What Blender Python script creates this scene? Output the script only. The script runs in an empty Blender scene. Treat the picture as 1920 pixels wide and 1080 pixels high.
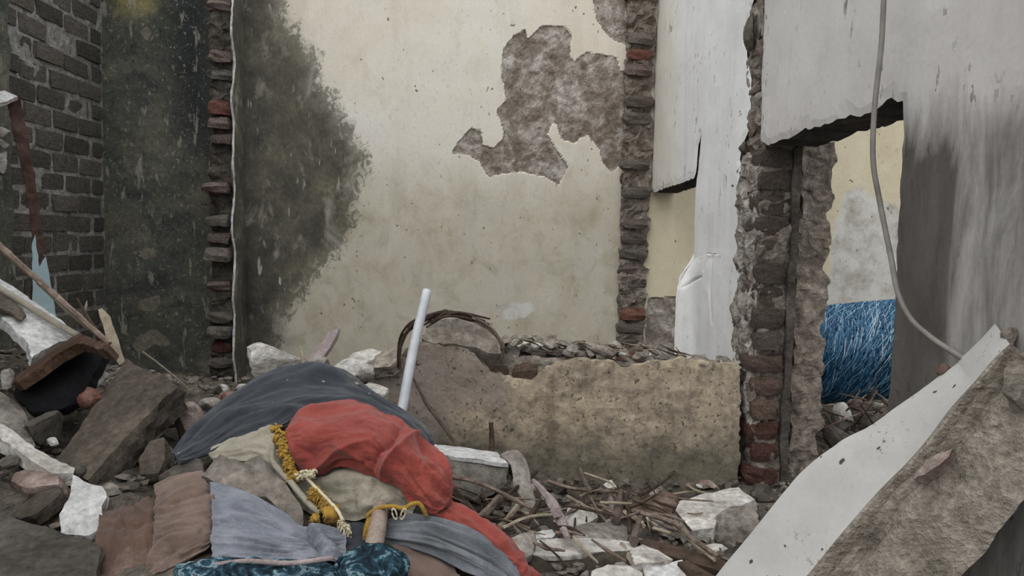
import bpy, bmesh, math, random
import numpy as np
from mathutils import Vector, Matrix
from mathutils.geometry import delaunay_2d_cdt

random.seed(7)
S = bpy.context.scene
COL = S.collection

# ------------------------------------------------------------------ camera
F = 1400.0                      # focal length in pixels of a 1920 px wide frame
EYE = Vector((0.0, 0.0, 1.2))
VPX, VPY, ROLL = 905.0, 442.0, math.radians(1.2)
yc = Vector(((VPX - 960) / F, (540 - VPY) / F, 1.0)).normalized()      # world Y seen in (right, up, forward)
sa, ca = math.sin(ROLL), math.cos(ROLL)
zc = Vector((sa, ca, -(sa * yc.x + ca * yc.y) / yc.z)).normalized()
xc = -zc.cross(yc) * -1
xc = yc.cross(zc)
if xc.x < 0: xc = -xc
R_ax = Vector((xc.x, yc.x, zc.x)); U_ax = Vector((xc.y, yc.y, zc.y)); F_ax = Vector((xc.z, yc.z, zc.z))
cd = bpy.data.cameras.new('camera'); cam = bpy.data.objects.new('camera', cd); COL.objects.link(cam)
cd.sensor_width = 36.0; cd.lens = F / 1920 * 36.0; cd.clip_start = 0.02
B_ax = -F_ax
cam.matrix_world = Matrix(((R_ax.x, U_ax.x, B_ax.x, EYE.x), (R_ax.y, U_ax.y, B_ax.y, EYE.y), (R_ax.z, U_ax.z, B_ax.z, EYE.z), (0, 0, 0, 1)))
S.camera = cam

# ------------------------------------------------------------------ overcast sky
w = bpy.data.worlds.new('overcast'); S.world = w; w.use_nodes = True
nt = w.node_tree; nt.nodes.clear()
tc = nt.nodes.new('ShaderNodeTexCoord'); sp = nt.nodes.new('ShaderNodeSeparateXYZ')
mr = nt.nodes.new('ShaderNodeMapRange'); mr.inputs[1].default_value = 0.0; mr.inputs[2].default_value = 1.0
mr.inputs[3].default_value = 0.34; mr.inputs[4].default_value = 1.0
bg = nt.nodes.new('ShaderNodeBackground'); bg.inputs[0].default_value = (0.93, 0.97, 1.0, 1)
ow = nt.nodes.new('ShaderNodeOutputWorld')
mu = nt.nodes.new('ShaderNodeMath'); mu.operation = 'MULTIPLY'; mu.inputs[1].default_value = 1.5
nt.links.new(tc.outputs['Generated'], sp.inputs[0]); nt.links.new(sp.outputs[2], mr.inputs[0])
nt.links.new(mr.outputs[0], mu.inputs[0]); nt.links.new(mu.outputs[0], bg.inputs[1]); nt.links.new(bg.outputs[0], ow.inputs[0])
sd = bpy.data.lights.new('sun_through_cloud', 'SUN'); sd.energy = 0.95; sd.angle = math.radians(70); sd.color = (1.0, 0.97, 0.92)
so = bpy.data.objects.new('sun_through_cloud', sd); COL.objects.link(so)
so.location = (-2, -1, 6); so.rotation_euler = Vector((0.45, 0.62, -0.9)).to_track_quat('-Z', 'Y').to_euler()
vs = S.view_settings
vs.view_transform = 'Standard'; vs.look = 'None'; vs.gamma = 1.0; vs.use_curve_mapping = False
vs.exposure = 0.3

# ------------------------------------------------------------------ pixel <-> place
def ray(px, py):
    return (R_ax * ((px - 960) / F) + U_ax * ((540 - py) / F) + F_ax)
def at(px, py, Y):
    d = ray(px, py); return EYE + d * (Y / d.y)
def atX(px, py, X):
    d = ray(px, py); return EYE + d * (X / d.x)
def atZ(px, py, Z):
    d = ray(px, py); return EYE + d * ((Z - EYE.z) / d.z)
def onplane(px, py, p0, n):
    d = ray(px, py); return EYE + d * ((p0 - EYE).dot(n) / d.dot(n))

# ------------------------------------------------------------------ numpy noise
def _h(ix, iy, iz, seed):
    n = (ix * 374761393 + iy * 668265263 + iz * 2147483647 + seed * 1274126177) & 0xffffffff
    n = ((n ^ (n >> 13)) * 1274126177) & 0xffffffff
    n = (n ^ (n >> 16)) & 0xffffffff
    return n / 4294967295.0
def vnoise(P, seed=0):
    P = np.asarray(P, float); i = np.floor(P).astype(np.int64); f = P - i; f = f * f * (3 - 2 * f)
    r = 0
    for dx in (0, 1):
        for dy in (0, 1):
            for dz in (0, 1):
                wgt = (f[:, 0] if dx else 1 - f[:, 0]) * (f[:, 1] if dy else 1 - f[:, 1]) * (f[:, 2] if dz else 1 - f[:, 2])
                r = r + wgt * _h(i[:, 0] + dx, i[:, 1] + dy, i[:, 2] + dz, seed)
    return r * 2 - 1
def fbm(P, freq, octv=4, seed=0, gain=0.5):
    P = np.asarray(P, float); a = 1.0; s = 0; t = 0
    for o in range(octv):
        s = s + a * vnoise(P * freq + 17.3 * o, seed + o); t += a; a *= gain; freq *= 2.03
    return s / t
def polysdf(P, poly):           # P (N,2); >0 inside
    P = np.asarray(P, float); d = np.full(len(P), 1e9); ins = np.zeros(len(P), bool); n = len(poly)
    for k in range(n):
        a = np.array(poly[k], float); b = np.array(poly[(k + 1) % n], float); e = b - a
        t = np.clip(((P - a) @ e) / max(e @ e, 1e-12), 0, 1)
        d = np.minimum(d, np.linalg.norm(P - (a + t[:, None] * e), axis=1))
        c = ((a[1] > P[:, 1]) != (b[1] > P[:, 1])) & (P[:, 0] < (b[0] - a[0]) * (P[:, 1] - a[1]) / ((b[1] - a[1]) or 1e-12) + a[0])
        ins ^= c
    return np.where(ins, d, -d)

# ------------------------------------------------------------------ material helpers
def C(h):
    h = h.lstrip('#'); v = [int(h[i:i + 2], 16) / 255 for i in (0, 2, 4)]
    return tuple((x / 12.92 if x <= 0.04045 else ((x + 0.055) / 1.055) ** 2.4) for x in v) + (1.0,)
class M:
    def __init__(s, name):
        s.m = bpy.data.materials.new(name); s.m.use_nodes = True; s.t = s.m.node_tree; s.t.nodes.clear()
        s.o = s.N('ShaderNodeOutputMaterial'); s.b = s.N('ShaderNodeBsdfPrincipled'); s.L(s.b.outputs[0], s.o.inputs[0])
        s.tc = s.N('ShaderNodeTexCoord')
    def N(s, t): return s.t.nodes.new(t)
    def L(s, a, b): s.t.links.new(a, b)
    def put(s, sock, v):
        if isinstance(v, bpy.types.NodeSocket): s.L(v, sock)
        else: sock.default_value = v
    def co(s, sc=(1, 1, 1), kind='Object', rnd=False):
        n = s.N('ShaderNodeMapping'); s.L(s.tc.outputs[kind], n.inputs[0]); n.inputs['Scale'].default_value = sc
        if rnd:
            oi = s.N('ShaderNodeObjectInfo'); v = s.N('ShaderNodeVectorMath'); v.operation = 'SCALE'
            v.inputs[0].default_value = (37, 91, 53); s.L(oi.outputs['Random'], v.inputs['Scale']); s.L(v.outputs[0], n.inputs['Location'])
        return n.outputs[0]
    def noise(s, scale, detail=4, rough=.6, vec=None, dist=0):
        n = s.N('ShaderNodeTexNoise'); s.L(vec or s.co(), n.inputs['Vector'])
        n.inputs['Scale'].default_value = scale; n.inputs['Detail'].default_value = detail
        n.inputs['Roughness'].default_value = rough; n.inputs['Distortion'].default_value = dist
        return n.outputs['Fac']
    def vor(s, scale, vec=None, feat='F1', out='Distance'):
        n = s.N('ShaderNodeTexVoronoi'); n.feature = feat; s.L(vec or s.co(), n.inputs['Vector']); n.inputs['Scale'].default_value = scale
        return n.outputs[out]
    def mr(s, x, a, b, c=0., d=1.):
        n = s.N('ShaderNodeMapRange'); s.put(n.inputs[0], x)
        for i, v in enumerate((a, b, c, d)): s.put(n.inputs[i + 1], v)
        return n.outputs[0]
    def ma(s, op, a, b=0., c=0.):
        n = s.N('ShaderNodeMath'); n.operation = op; s.put(n.inputs[0], a); s.put(n.inputs[1], b); s.put(n.inputs[2], c)
        return n.outputs[0]
    def mix(s, f, a, b, mode='MIX'):
        n = s.N('ShaderNodeMix'); n.data_type = 'RGBA'; n.blend_type = mode
        s.put(n.inputs[0], f); s.put(n.inputs[6], a); s.put(n.inputs[7], b); return n.outputs[2]
    def ramp(s, f, st):
        n = s.N('ShaderNodeValToRGB'); s.L(f, n.inputs[0]); e = n.color_ramp.elements
        while len(e) < len(st): e.new(0.5)
        for k, (p, c) in enumerate(st): e[k].position = p; e[k].color = c
        return n.outputs[0]
    def attr(s, name):
        n = s.N('ShaderNodeAttribute'); n.attribute_name = name; return n.outputs['Fac']
    def rand(s):
        return s.N('ShaderNodeObjectInfo').outputs['Random']
    def sep(s, k, kind='Object'):
        n = s.N('ShaderNodeSeparateXYZ'); s.L(s.tc.outputs[kind], n.inputs[0]); return n.outputs[k]
    def fin(s, col, rough=.92, h=None, st=.6, dist=.01, spec=.15, sheen=0.):
        s.put(s.b.inputs['Base Color'], col); s.put(s.b.inputs['Roughness'], rough)
        s.b.inputs['Specular IOR Level'].default_value = spec
        if sheen: s.b.inputs['Sheen Weight'].default_value = sheen
        if h is not None:
            n = s.N('ShaderNodeBump'); n.inputs['Strength'].default_value = st; n.inputs['Distance'].default_value = dist
            s.put(n.inputs['Height'], h); s.L(n.outputs[0], s.b.inputs['Normal'])
        return s.m
def stone(name, a, b, c, scale=9, bump=.7, dist=.01, fine=60, var=.35, speck=None, spt=.66):
    m = M(name); v = m.co(rnd=True)
    n1 = m.noise(scale, 6, .65, v, .4); n2 = m.noise(fine, 4, .7, v); n3 = m.noise(scale * .35, 2, .5, v)
    col = m.ramp(n1, [(.3, C(a)), (.52, C(b)), (.74, C(c))])
    if speck: col = m.mix(m.mr(m.noise(scale * 1.7, 5, .7, v), spt, spt + .06), col, C(speck))
    k = m.ma('MULTIPLY', m.mr(n2, .28, .72, .58, 1.36), m.mr(n3, .3, .7, .82, 1.15))
    k = m.ma('MULTIPLY', k, m.mr(m.rand(), 0, 1, 1 - var / 2, 1 + var / 2))
    col = m.mix(1.0, col, k, 'MULTIPLY')
    h = m.ma('ADD', m.ma('MULTIPLY', n1, 1.0), m.ma('MULTIPLY', n2, .5))
    return m.fin(col, .95, h, bump, dist)
def cloth(name, a, b, stain=None, weave=420, bump=.5, rough=.95, spots=None):
    m = M(name); v = m.co()
    n1 = m.noise(7, 5, .6, v, .6); n2 = m.noise(weave, 2, .6, v); n3 = m.noise(45, 3, .6, m.co((1, 1, 2.4)))
    col = m.ramp(n1, [(.32, C(a)), (.68, C(b))])
    if stain: col = m.mix(m.mr(m.noise(5, 6, .7, m.co((1.3, 1, 1))), .56, .68), col, C(stain))
    if spots: col = m.mix(m.mr(m.noise(38, 2, .6, v), .70, .73), col, C(spots))
    col = m.mix(1.0, col, m.ma('MULTIPLY', m.mr(n2, .2, .8, .78, 1.2), m.mr(n3, .25, .75, .86, 1.1)), 'MULTIPLY')
    h = m.ma('ADD', m.ma('MULTIPLY', n2, .35), n3)
    return m.fin(col, rough, h, bump, .004, .1, .15)
def wood(name, a, b, c=None):
    m = M(name); v = m.co((1, 1, 1), rnd=True)
    n1 = m.noise(30, 5, .7, v); n2 = m.noise(160, 3, .6, v)
    col = m.ramp(n1, [(.3, C(a)), (.7, C(b))])
    col = m.mix(1.0, col, m.ma('MULTIPLY', m.mr(n2, .2, .8, .7, 1.2), m.mr(m.rand(), 0, 1, .65, 1.3)), 'MULTIPLY')
    return m.fin(col, .9, m.ma('ADD', n1, n2), .5, .004)

# ------------------------------------------------------------------ mesh helpers
def mesh(name, V, Fc, mat, parent=None, smooth=False, origin=None, attrs=None):
    V = np.asarray([tuple(v) for v in V] if not isinstance(V, np.ndarray) else V, float)
    if origin is None:
        origin = np.array([0., 0., 0.])
    elif isinstance(origin, str):      # base centre
        lo, hi = V.min(0), V.max(0); origin = np.array([(lo[0] + hi[0]) / 2, (lo[1] + hi[1]) / 2, lo[2]])
    else: origin = np.array(origin, float)
    me = bpy.data.meshes.new(name); me.from_pydata((V - origin).tolist(), [], [tuple(f) for f in Fc]); me.update()
    if smooth: me.polygons.foreach_set('use_smooth', [True] * len(me.polygons))
    if attrs:
        for k, a in attrs.items():
            t = me.attributes.new(k, 'FLOAT', 'POINT'); t.data.foreach_set('value', np.asarray(a, np.float32))
    if mat: me.materials.append(mat)
    o = bpy.data.objects.new(name, me); COL.objects.link(o); o.location = origin
    if parent is not None: adopt(o, parent)
    return o
def adopt(o, p):
    o.parent = p; o.matrix_parent_inverse = Matrix.Translation(p.location).inverted()
def tag(o, label=None, cat=None, group=None, kind=None):
    if label: o['label'] = label
    if cat: o['category'] = cat
    if group: o['group'] = group
    if kind: o['kind'] = kind
    return o
def grid_faces(nu, nv, off=0):
    i = np.arange(nu - 1)[:, None]; j = np.arange(nv - 1)[None, :]; a = (i * nv + j + off).ravel()
    return np.stack([a, a + nv, a + nv + 1, a + 1], 1)
def dens(poly, step, jit, rng):
    out = []; n = len(poly)
    for k in range(n):
        a = np.array(poly[k], float); b = np.array(poly[(k + 1) % n], float); l = np.linalg.norm(b - a)
        m = max(1, int(l / step)); e = (b - a) / max(l, 1e-9); nn = np.array([-e[1], e[0]])
        for q in range(m):
            p = a + (b - a) * q / m
            p = p + nn * rng.uniform(-jit, jit) * (1 if q else .4)
            out.append(p)
    return out
def tri2d(outline, step, rng, holes=()):
    pts = [Vector((p[0], p[1])) for p in outline]; n = len(pts); faces = [list(range(n))]
    arr = np.array([tuple(p) for p in pts]); lo, hi = arr.min(0), arr.max(0)
    gx, gy = np.meshgrid(np.arange(lo[0], hi[0], step), np.arange(lo[1], hi[1], step))
    G = np.stack([gx.ravel(), gy.ravel()], 1); G = G + rng.uniform(-.3, .3, G.shape) * step
    G = G[polysdf(G, arr.tolist()) > step * .45]
    pts += [Vector((g[0], g[1])) for g in G]
    r = delaunay_2d_cdt(pts, [], faces, 1, 1e-6)
    return np.array([tuple(v) for v in r[0]]), [tuple(f) for f in r[2]]
def prism(outline, o, ex, ey, en, th, step=.02, jit=.003, rough=.002, seed=0, rows=3, back=True, taper=0., srough=None, freq=22):
    """a broken plate: outline (2d, in plane ex/ey at o) is the seen face, thickness th runs along -en"""
    rng = np.random.default_rng(seed + 11); o = np.array(o); ex, ey, en = (np.array(q) for q in (ex, ey, en))
    ol = dens(outline, step, jit, rng); V2, T = tri2d(ol, max(step * 1.4, .006), rng)
    cen = V2.mean(0)
    P = o + V2[:, :1] * ex + V2[:, 1:] * ey
    edge = {}
    for f in T:
        for k in range(3):
            a, b = f[k], f[(k + 1) % 3]; edge[(a, b)] = edge.get((a, b), 0) + 1
    bd = [(a, b) for (a, b) in edge if (b, a) not in edge]
    sd = polysdf(V2, ol)
    Pt = P + en * (fbm(P, freq, 3, seed)[:, None] * rough * 2 - np.exp(-np.maximum(sd, 0) / (step * .4 + .001))[:, None] * min(th * .12, .004))
    V = [Pt]; Fc = [tuple(f) for f in T]; n = len(V2); bi = sorted({a for e in bd for a in e}); loc = {b: k for k, b in enumerate(bi)}; nb = len(bi)
    base = n; prev = {b: b for b in bi}; sr = srough if srough is not None else min(th * .18, .012)
    for r in range(1, rows + 1):
        f = r / rows; ring = P[bi] + (cen - V2[bi]) @ np.stack([ex, ey]) * taper * f - en * th * f
        out = (V2[bi] - cen); out = out / (np.linalg.norm(out, axis=1)[:, None] + 1e-9)
        ring = ring + (out @ np.stack([ex, ey])) * fbm(ring, 30, 3, seed + 5)[:, None] * sr * 2
        V.append(ring); cur = {b: base + loc[b] for b in bi}
        for a, b in bd: Fc.append((prev[b], prev[a], cur[a], cur[b]))
        prev = cur; base += nb
    if back:
        V.append(P[:] - en * th + ((cen - V2) @ np.stack([ex, ey])) * taper)
        for f in T: Fc.append((base + f[2], base + f[1], base + f[0]))
    V = np.concatenate(V)
    if np.dot(np.cross(ex, ey), en) < 0: Fc = [tuple(reversed(f)) for f in Fc]
    return V, Fc
def slab(name, px, plane, th, mat, parent=None, toward=None, **k):
    """px: outline in pixels lying on the plane through three (px,py,Y) points"""
    a, b, c = (at(*q) for q in plane); n = (b - a).cross(c - a).normalized()
    if n.dot(EYE - a) < 0: n = -n
    ex = (b - a).normalized(); ey = n.cross(ex)
    ol = []
    for q in px:
        p = onplane(q[0], q[1], a, n) - a; ol.append((p.dot(ex), p.dot(ey)))
    V, Fc = prism(ol, a, ex, ey, n, th, **k)
    return mesh(name, V, Fc, mat, parent, origin='base')
def crom(P, n):                 # Catmull-Rom along axis 0
    P = np.asarray(P, float); m = len(P)
    if m == 2:
        t = np.linspace(0, 1, n).reshape((-1,) + (1,) * (P.ndim - 1)); return P[0] * (1 - t) + P[1] * t
    E = np.concatenate([2 * P[:1] - P[1:2], P, 2 * P[-1:] - P[-2:-1]]); t = np.linspace(0, m - 1 - 1e-9, n); i = t.astype(int); f = (t - i).reshape((-1,) + (1,) * (P.ndim - 1))
    a, b, c, d = E[i], E[i + 1], E[i + 2], E[i + 3]
    return .5 * (2 * b + (c - a) * f + (2 * a - 5 * b + 4 * c - d) * f ** 2 + (3 * b - a - 3 * c + d) * f ** 3)
def sheet(name, ctrl, mat, parent=None, nu=60, nv=40, wr=(), folds=(), th=.004, rag=0., seed=0, label=None):
    """cloth through a control net of (px,py,Y) rows; wr: (amp, fu, fv); folds: ((u0,v0),(u1,v1),amp,width)"""
    P = np.array([[tuple(at(*q)) for q in row] for row in ctrl])
    P = crom(P, nu); P = crom(P.transpose(1, 0, 2), nv).transpose(1, 0, 2)
    u, v = np.meshgrid(np.linspace(0, 1, nu), np.linspace(0, 1, nv), indexing='ij')
    du = np.gradient(P, axis=0); dv = np.gradient(P, axis=1); N = np.cross(du, dv); N /= np.linalg.norm(N, axis=2, keepdims=True) + 1e-9
    tocam = np.array(EYE) - P
    flip = (N * tocam).sum() < 0
    if flip: N = -N
    H = np.zeros((nu, nv)); Q = np.stack([u.ravel(), v.ravel(), np.zeros(nu * nv)], 1)
    for amp, fu, fv in wr:
        q = Q * np.array([fu, fv, 1]); q = q + .16 * np.stack([vnoise(Q * 5 + 3, seed + 9), vnoise(Q * 5 + 8, seed + 8), Q[:, 2]], 1)
        r = fbm(q, 1, 2, seed); H += amp * ((1 - np.abs(r) * 2.2)).reshape(nu, nv); seed += 3
    for (a, b, amp, wd) in folds:
        a = np.array(a); b = np.array(b); e = b - a
        uvp = np.stack([u.ravel(), v.ravel()], 1) + .02 * np.stack([vnoise(Q * 6, seed), vnoise(Q * 6 + 5, seed)], 1)
        t = np.clip(((uvp - a) @ e) / (e @ e), 0, 1); d = np.linalg.norm(uvp - (a + t[:, None] * e), axis=1).reshape(nu, nv)
        H += amp * (np.exp(-d / wd * 1.3) if wd <= .035 else np.exp(-(d / wd) ** 2)) * np.sin(np.pi * np.clip(t, .08, .92)).reshape(nu, nv) ** .5
    if rag:
        for ax, edge in ((0, 0), (0, -1), (1, 0), (1, -1)):
            line = P[edge] if ax == 0 else P[:, edge]; tang = (du[edge] if ax == 0 else dv[:, edge]); tang = tang / (np.linalg.norm(tang, axis=1, keepdims=True) + 1e-9)
            line += tang * (fbm(line, 60, 3, seed + 4) * rag)[:, None]
    P = P + N * H[..., None]
    A = P.reshape(-1, 3); Bk = (P - N * th).reshape(-1, 3); n = nu * nv
    fa = grid_faces(nu, nv); fb = grid_faces(nu, nv, n)[:, ::-1]
    bd = [i * nv for i in range(nu)] + [(nu - 1) * nv + j for j in range(1, nv)] + [i * nv + nv - 1 for i in range(nu - 2, -1, -1)] + [j for j in range(nv - 2, 0, -1)]
    sd = [(bd[k], bd[(k + 1) % len(bd)], bd[(k + 1) % len(bd)] + n, bd[k] + n) for k in range(len(bd))]
    Fc = [tuple(f) for f in fa] + [tuple(f) for f in fb] + sd
    if flip: Fc = [tuple(reversed(f)) for f in Fc]
    return mesh(name, np.concatenate([A, Bk]), Fc, mat, parent, True, 'base')
def tube_geo(pts, r, sides=6, seed=0, jit=.0, cap=True):
    P = np.array([tuple(p) for p in pts], float); n = len(P); rr = np.full(n, r) if np.isscalar(r) else np.interp(np.linspace(0, 1, n), np.linspace(0, 1, len(r)), r)
    T = np.gradient(P, axis=0); T /= np.linalg.norm(T, axis=1, keepdims=True) + 1e-9
    ref = np.array([0., 0, 1]) if abs(T[0][2]) < .9 else np.array([1., 0, 0]); rng = np.random.default_rng(seed)
    V = []; Fc = []
    for i in range(n):
        a = np.cross(T[i], ref); a /= np.linalg.norm(a) + 1e-9; b = np.cross(T[i], a)
        for k in range(sides):
            t = 2 * math.pi * k / sides; V.append(P[i] + (a * math.cos(t) + b * math.sin(t)) * rr[i] * (1 + (rng.uniform(-jit, jit) if jit else 0)))
    for i in range(n - 1):
        for k in range(sides): Fc.append((i * sides + k, i * sides + (k + 1) % sides, (i + 1) * sides + (k + 1) % sides, (i + 1) * sides + k))
    if cap: Fc += [tuple(range(sides))[::-1], tuple((n - 1) * sides + k for k in range(sides))]
    return V, Fc
def tube(name, pts, r, mat, parent=None, sides=8, n=None, jit=0., smooth=True, seed=0, origin='base'):
    P = np.array([tuple(p) for p in pts], float)
    if n: P = crom(P, n)
    V, Fc = tube_geo(P, r, sides, seed, jit); return mesh(name, np.array(V), Fc, mat, parent, smooth, origin)
def join(parts):
    V = []; Fc = []
    for v, f in parts:
        o = len(V); V += [tuple(q) for q in v]; Fc += [tuple(i + o for i in q) for q in f]
    return V, Fc
_ico = {}
def ico(sub):
    if sub not in _ico:
        bm = bmesh.new(); bmesh.ops.create_icosphere(bm, subdivisions=sub, radius=1); bm.verts.ensure_lookup_table()
        _ico[sub] = (np.array([tuple(v.co) for v in bm.verts]), [tuple(v.index for v in f.verts) for f in bm.faces]); bm.free()
    return _ico[sub]
def rock_geo(size, seed, sub=3, cuts=9, rough=.05, lo=.45, hi=.85):
    V, Fc = ico(sub); V = V.copy(); rng = np.random.default_rng(seed)
    for k in range(cuts):
        n = rng.normal(size=3); n /= np.linalg.norm(n); d = rng.uniform(lo, hi)
        V -= n * np.maximum(0, V @ n - d)[:, None]
    V = V / np.abs(V).max(0)
    V = V + V * (fbm(V + seed, 2.2, 4, seed)[:, None] * rough * 3)
    return V * np.array(size), Fc
def rot(V, e):
    R = np.array(Matrix.Rotation(e[2], 3, 'Z') @ Matrix.Rotation(e[1], 3, 'Y') @ Matrix.Rotation(e[0], 3, 'X')); return V @ R.T
def rockpx(name, x0, y0, x1, y1, Y, mat, dz=.8, seed=0, ang=(0, 0, 0), parent=None, cuts=9, rough=.05, sub=4, smooth=False, lo=.45):
    c = at((x0 + x1) / 2, (y0 + y1) / 2, Y); a = (x1 - x0) / F * Y / 2; b = (y1 - y0) / F * Y / 2
    V, Fc = rock_geo((1, 1, 1), seed, sub, cuts, rough, lo); V = rot(V, ang); V = V / np.abs(V).max(0) * np.array((a, (a + b) / 2 * dz, b))
    return mesh(name, V + np.array(tuple(c)), Fc, mat, parent, smooth, 'base')
def boxgeo(lo, hi, seg=(3, 2, 2), jit=.0, seed=0, bev=.12):
    """a rounded, slightly worn box"""
    bm = bmesh.new(); rng = np.random.default_rng(seed); nx, ny, nz = seg
    bmesh.ops.create_cube(bm, size=2)
    for e in list(bm.edges): pass
    bmesh.ops.bevel(bm, geom=list(bm.edges), offset=bev, segments=1, affect='EDGES')
    bm.verts.ensure_lookup_table(); V = np.array([tuple(v.co) for v in bm.verts]); Fc = [tuple(v.index for v in f.verts) for f in bm.faces]; bm.free()
    V = V * (1 + rng.uniform(-jit, jit, V.shape)); lo = np.array(lo); hi = np.array(hi)
    return (V + 1) / 2 * (hi - lo) + lo, Fc
BR = []
def brick_mesh(k, mat, rough_=1.):
    key = (k, mat.name, rough_)
    for q, m in BR:
        if q == key: return m
    bm = bmesh.new(); bmesh.ops.create_cube(bm, size=1); bmesh.ops.subdivide_edges(bm, edges=list(bm.edges), cuts=2, use_grid_fill=True)
    bm.verts.ensure_lookup_table(); V = np.array([tuple(v.co) for v in bm.verts]); Fc = [tuple(v.index for v in f.verts) for f in bm.faces]; bm.free()
    corner = (np.abs(V) > .45).sum(1); V = V * (1 - .07 * rough_ * np.maximum(corner - 1, 0))[:, None]
    V = V + np.stack([fbm(V + k * 3.7, 2.6, 2, 40 + q) for q in range(3)], 1) * np.array([.10, .10, .17]) * rough_
    me = bpy.data.meshes.new('brick'); me.from_pydata(V.tolist(), [], Fc); me.materials.append(mat); BR.append((key, me)); return me
def brick(p, size, mat, parent, k=None, rz=0., ry=0., rough=1.):
    k = random.randrange(9) if k is None else k
    o = bpy.data.objects.new('brick', brick_mesh(k, mat, rough)); COL.objects.link(o); o.location = p; o.scale = size; o.rotation_euler = (random.uniform(-.02, .02), ry, rz)
    adopt(o, parent); return o

# ------------------------------------------------------------------ materials
def mat_back():
    m = M('cream wall plaster with mould and bare render'); v = m.co()
    z = m.sep(2); nb = m.noise(1.6, 5, .6, v, .5); nm = m.noise(6, 6, .65, v, .3); nf = m.noise(70, 4, .7, v)
    st = m.noise(9, 4, .6, m.co((1, 1, .12)))
    up = m.ramp(nb, [(.3, C('#d3c8b6')), (.5, C('#dbd3c7')), (.72, C('#dbd7d0'))])
    low = m.ramp(nm, [(.3, C('#b5ac9a')), (.5, C('#c2baaa')), (.72, C('#beb9ae'))])
    f = m.mr(m.ma('ADD', z, m.ma('MULTIPLY', m.ma('SUBTRACT', nb, .5), .9)), 1.72, 1.33)
    col = m.mix(f, up, low)
    col = m.mix(m.mr(m.noise(3.1, 4, .6, m.co((1, 1, .7)), .8), .58, .8, 0, .45), col, C('#9b9176'))
    col = m.mix(m.mr(st, .55, .8, 0, .18), col, C('#7c735f'))
    mot = m.noise(8.5, 6, .72, m.co((1, 1, .8)), .7)
    col = m.mix(m.ma('MULTIPLY', f, m.mr(mot, .5, .66, 0, .5)), col, C('#9a9178')); col = m.mix(m.ma('MULTIPLY', f, m.mr(mot, .46, .36, 0, .45)), col, C('#c9beb2'))
    col = m.mix(m.mr(m.noise(2.8, 6, .7, m.co((1.5, 1, .5)), .6), .54, .72, 0, .4), col, C('#b3a691'))
    yel = m.attr('yellow'); col = m.mix(yel, col, m.ramp(nm, [(.3, C('#d6cbb0')), (.7, C('#cabda0'))]))
    wht = m.mr(m.ma('ADD', m.attr('white'), m.ma('MULTIPLY', m.ma('SUBTRACT', nm, .5), .5)), .48, .56)
    col = m.mix(wht, col, m.ramp(m.noise(11, 5, .7, v), [(.3, C('#a39a8c')), (.55, C('#cfcbc4')), (.75, C('#d9d6d2'))]))
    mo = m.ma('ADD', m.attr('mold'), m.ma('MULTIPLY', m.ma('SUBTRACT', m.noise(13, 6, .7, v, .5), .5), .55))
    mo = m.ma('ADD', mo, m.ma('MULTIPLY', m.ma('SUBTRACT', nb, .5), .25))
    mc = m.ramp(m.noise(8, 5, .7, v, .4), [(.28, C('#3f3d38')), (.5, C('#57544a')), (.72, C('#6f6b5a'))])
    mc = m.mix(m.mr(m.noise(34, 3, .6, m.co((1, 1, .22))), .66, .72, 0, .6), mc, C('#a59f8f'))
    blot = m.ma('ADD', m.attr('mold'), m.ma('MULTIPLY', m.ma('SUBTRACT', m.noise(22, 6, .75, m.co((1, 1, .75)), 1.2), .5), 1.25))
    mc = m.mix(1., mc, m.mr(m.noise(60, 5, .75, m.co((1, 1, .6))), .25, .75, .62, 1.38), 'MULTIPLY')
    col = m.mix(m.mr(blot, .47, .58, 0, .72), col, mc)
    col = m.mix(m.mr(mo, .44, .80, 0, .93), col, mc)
    scr = m.ma('MULTIPLY', m.mr(m.noise(26, 2, .5, m.co((1, 1, .16)), .6), .69, .705), m.mr(m.noise(5, 2, .5, v), .5, .58)); col = m.mix(m.ma('MULTIPLY', scr, m.mr(mo, .5, .8, 0, .85)), col, C('#c9c5bc'))
    col = m.mix(m.mr(m.ma('ADD', m.attr('corner_shade'), m.ma('MULTIPLY', m.ma('SUBTRACT', nm, .5), .4)), .3, 1.0, 0, .8), col, C('#26272b'))  # mixes the painted corner shade into the plaster colour
    pe = m.ma('ADD', m.attr('peel'), m.ma('MULTIPLY', m.ma('SUBTRACT', m.noise(30, 6, .72, v, .4), .5), .42))
    pm = m.mr(pe, .49, .52)
    pc = m.ramp(m.noise(9, 6, .72, v, .5), [(.34, C('#6b6056')), (.47, C('#877c72')), (.55, C('#a39a92')), (.66, C('#c2bcb6'))])
    pc = m.mix(m.mr(m.noise(26, 5, .75, v, .3), .5, .62, 0, .6), pc, C('#6a5f55'))
    pc = m.mix(1., pc, m.mr(nf, .2, .8, .7, 1.25), 'MULTIPLY')
    col = m.mix(pm, col, pc)
    rim = m.ma('MULTIPLY', m.mr(pe, .44, .49), m.ma('SUBTRACT', 1., pm)); col = m.mix(m.ma('MULTIPLY', rim, .35), col, C('#efe9dd'))
    spk = m.mr(m.noise(34, 2, .5, m.co((1, 1, .8))), .73, .742); col = m.mix(m.ma('MULTIPLY', spk, .8), col, C('#574b3e'))
    col = m.mix(m.ma('MULTIPLY', m.mr(m.noise(48, 4, .75, m.co((1, 1, .7)), .5), .56, .70, 0, .38), m.mr(nb, .35, .6)), col, C('#857a66'))
    col = m.mix(1., col, m.mr(m.noise(150, 3, .7, v), .2, .8, .9, 1.1), 'MULTIPLY')
    col = m.mix(m.ma('MULTIPLY', m.mr(m.noise(7, 5, .7, m.co((1, 1, .55)), .6), .55, .7, 0, .3), 1.), col, C('#e0d9cd'))
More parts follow.
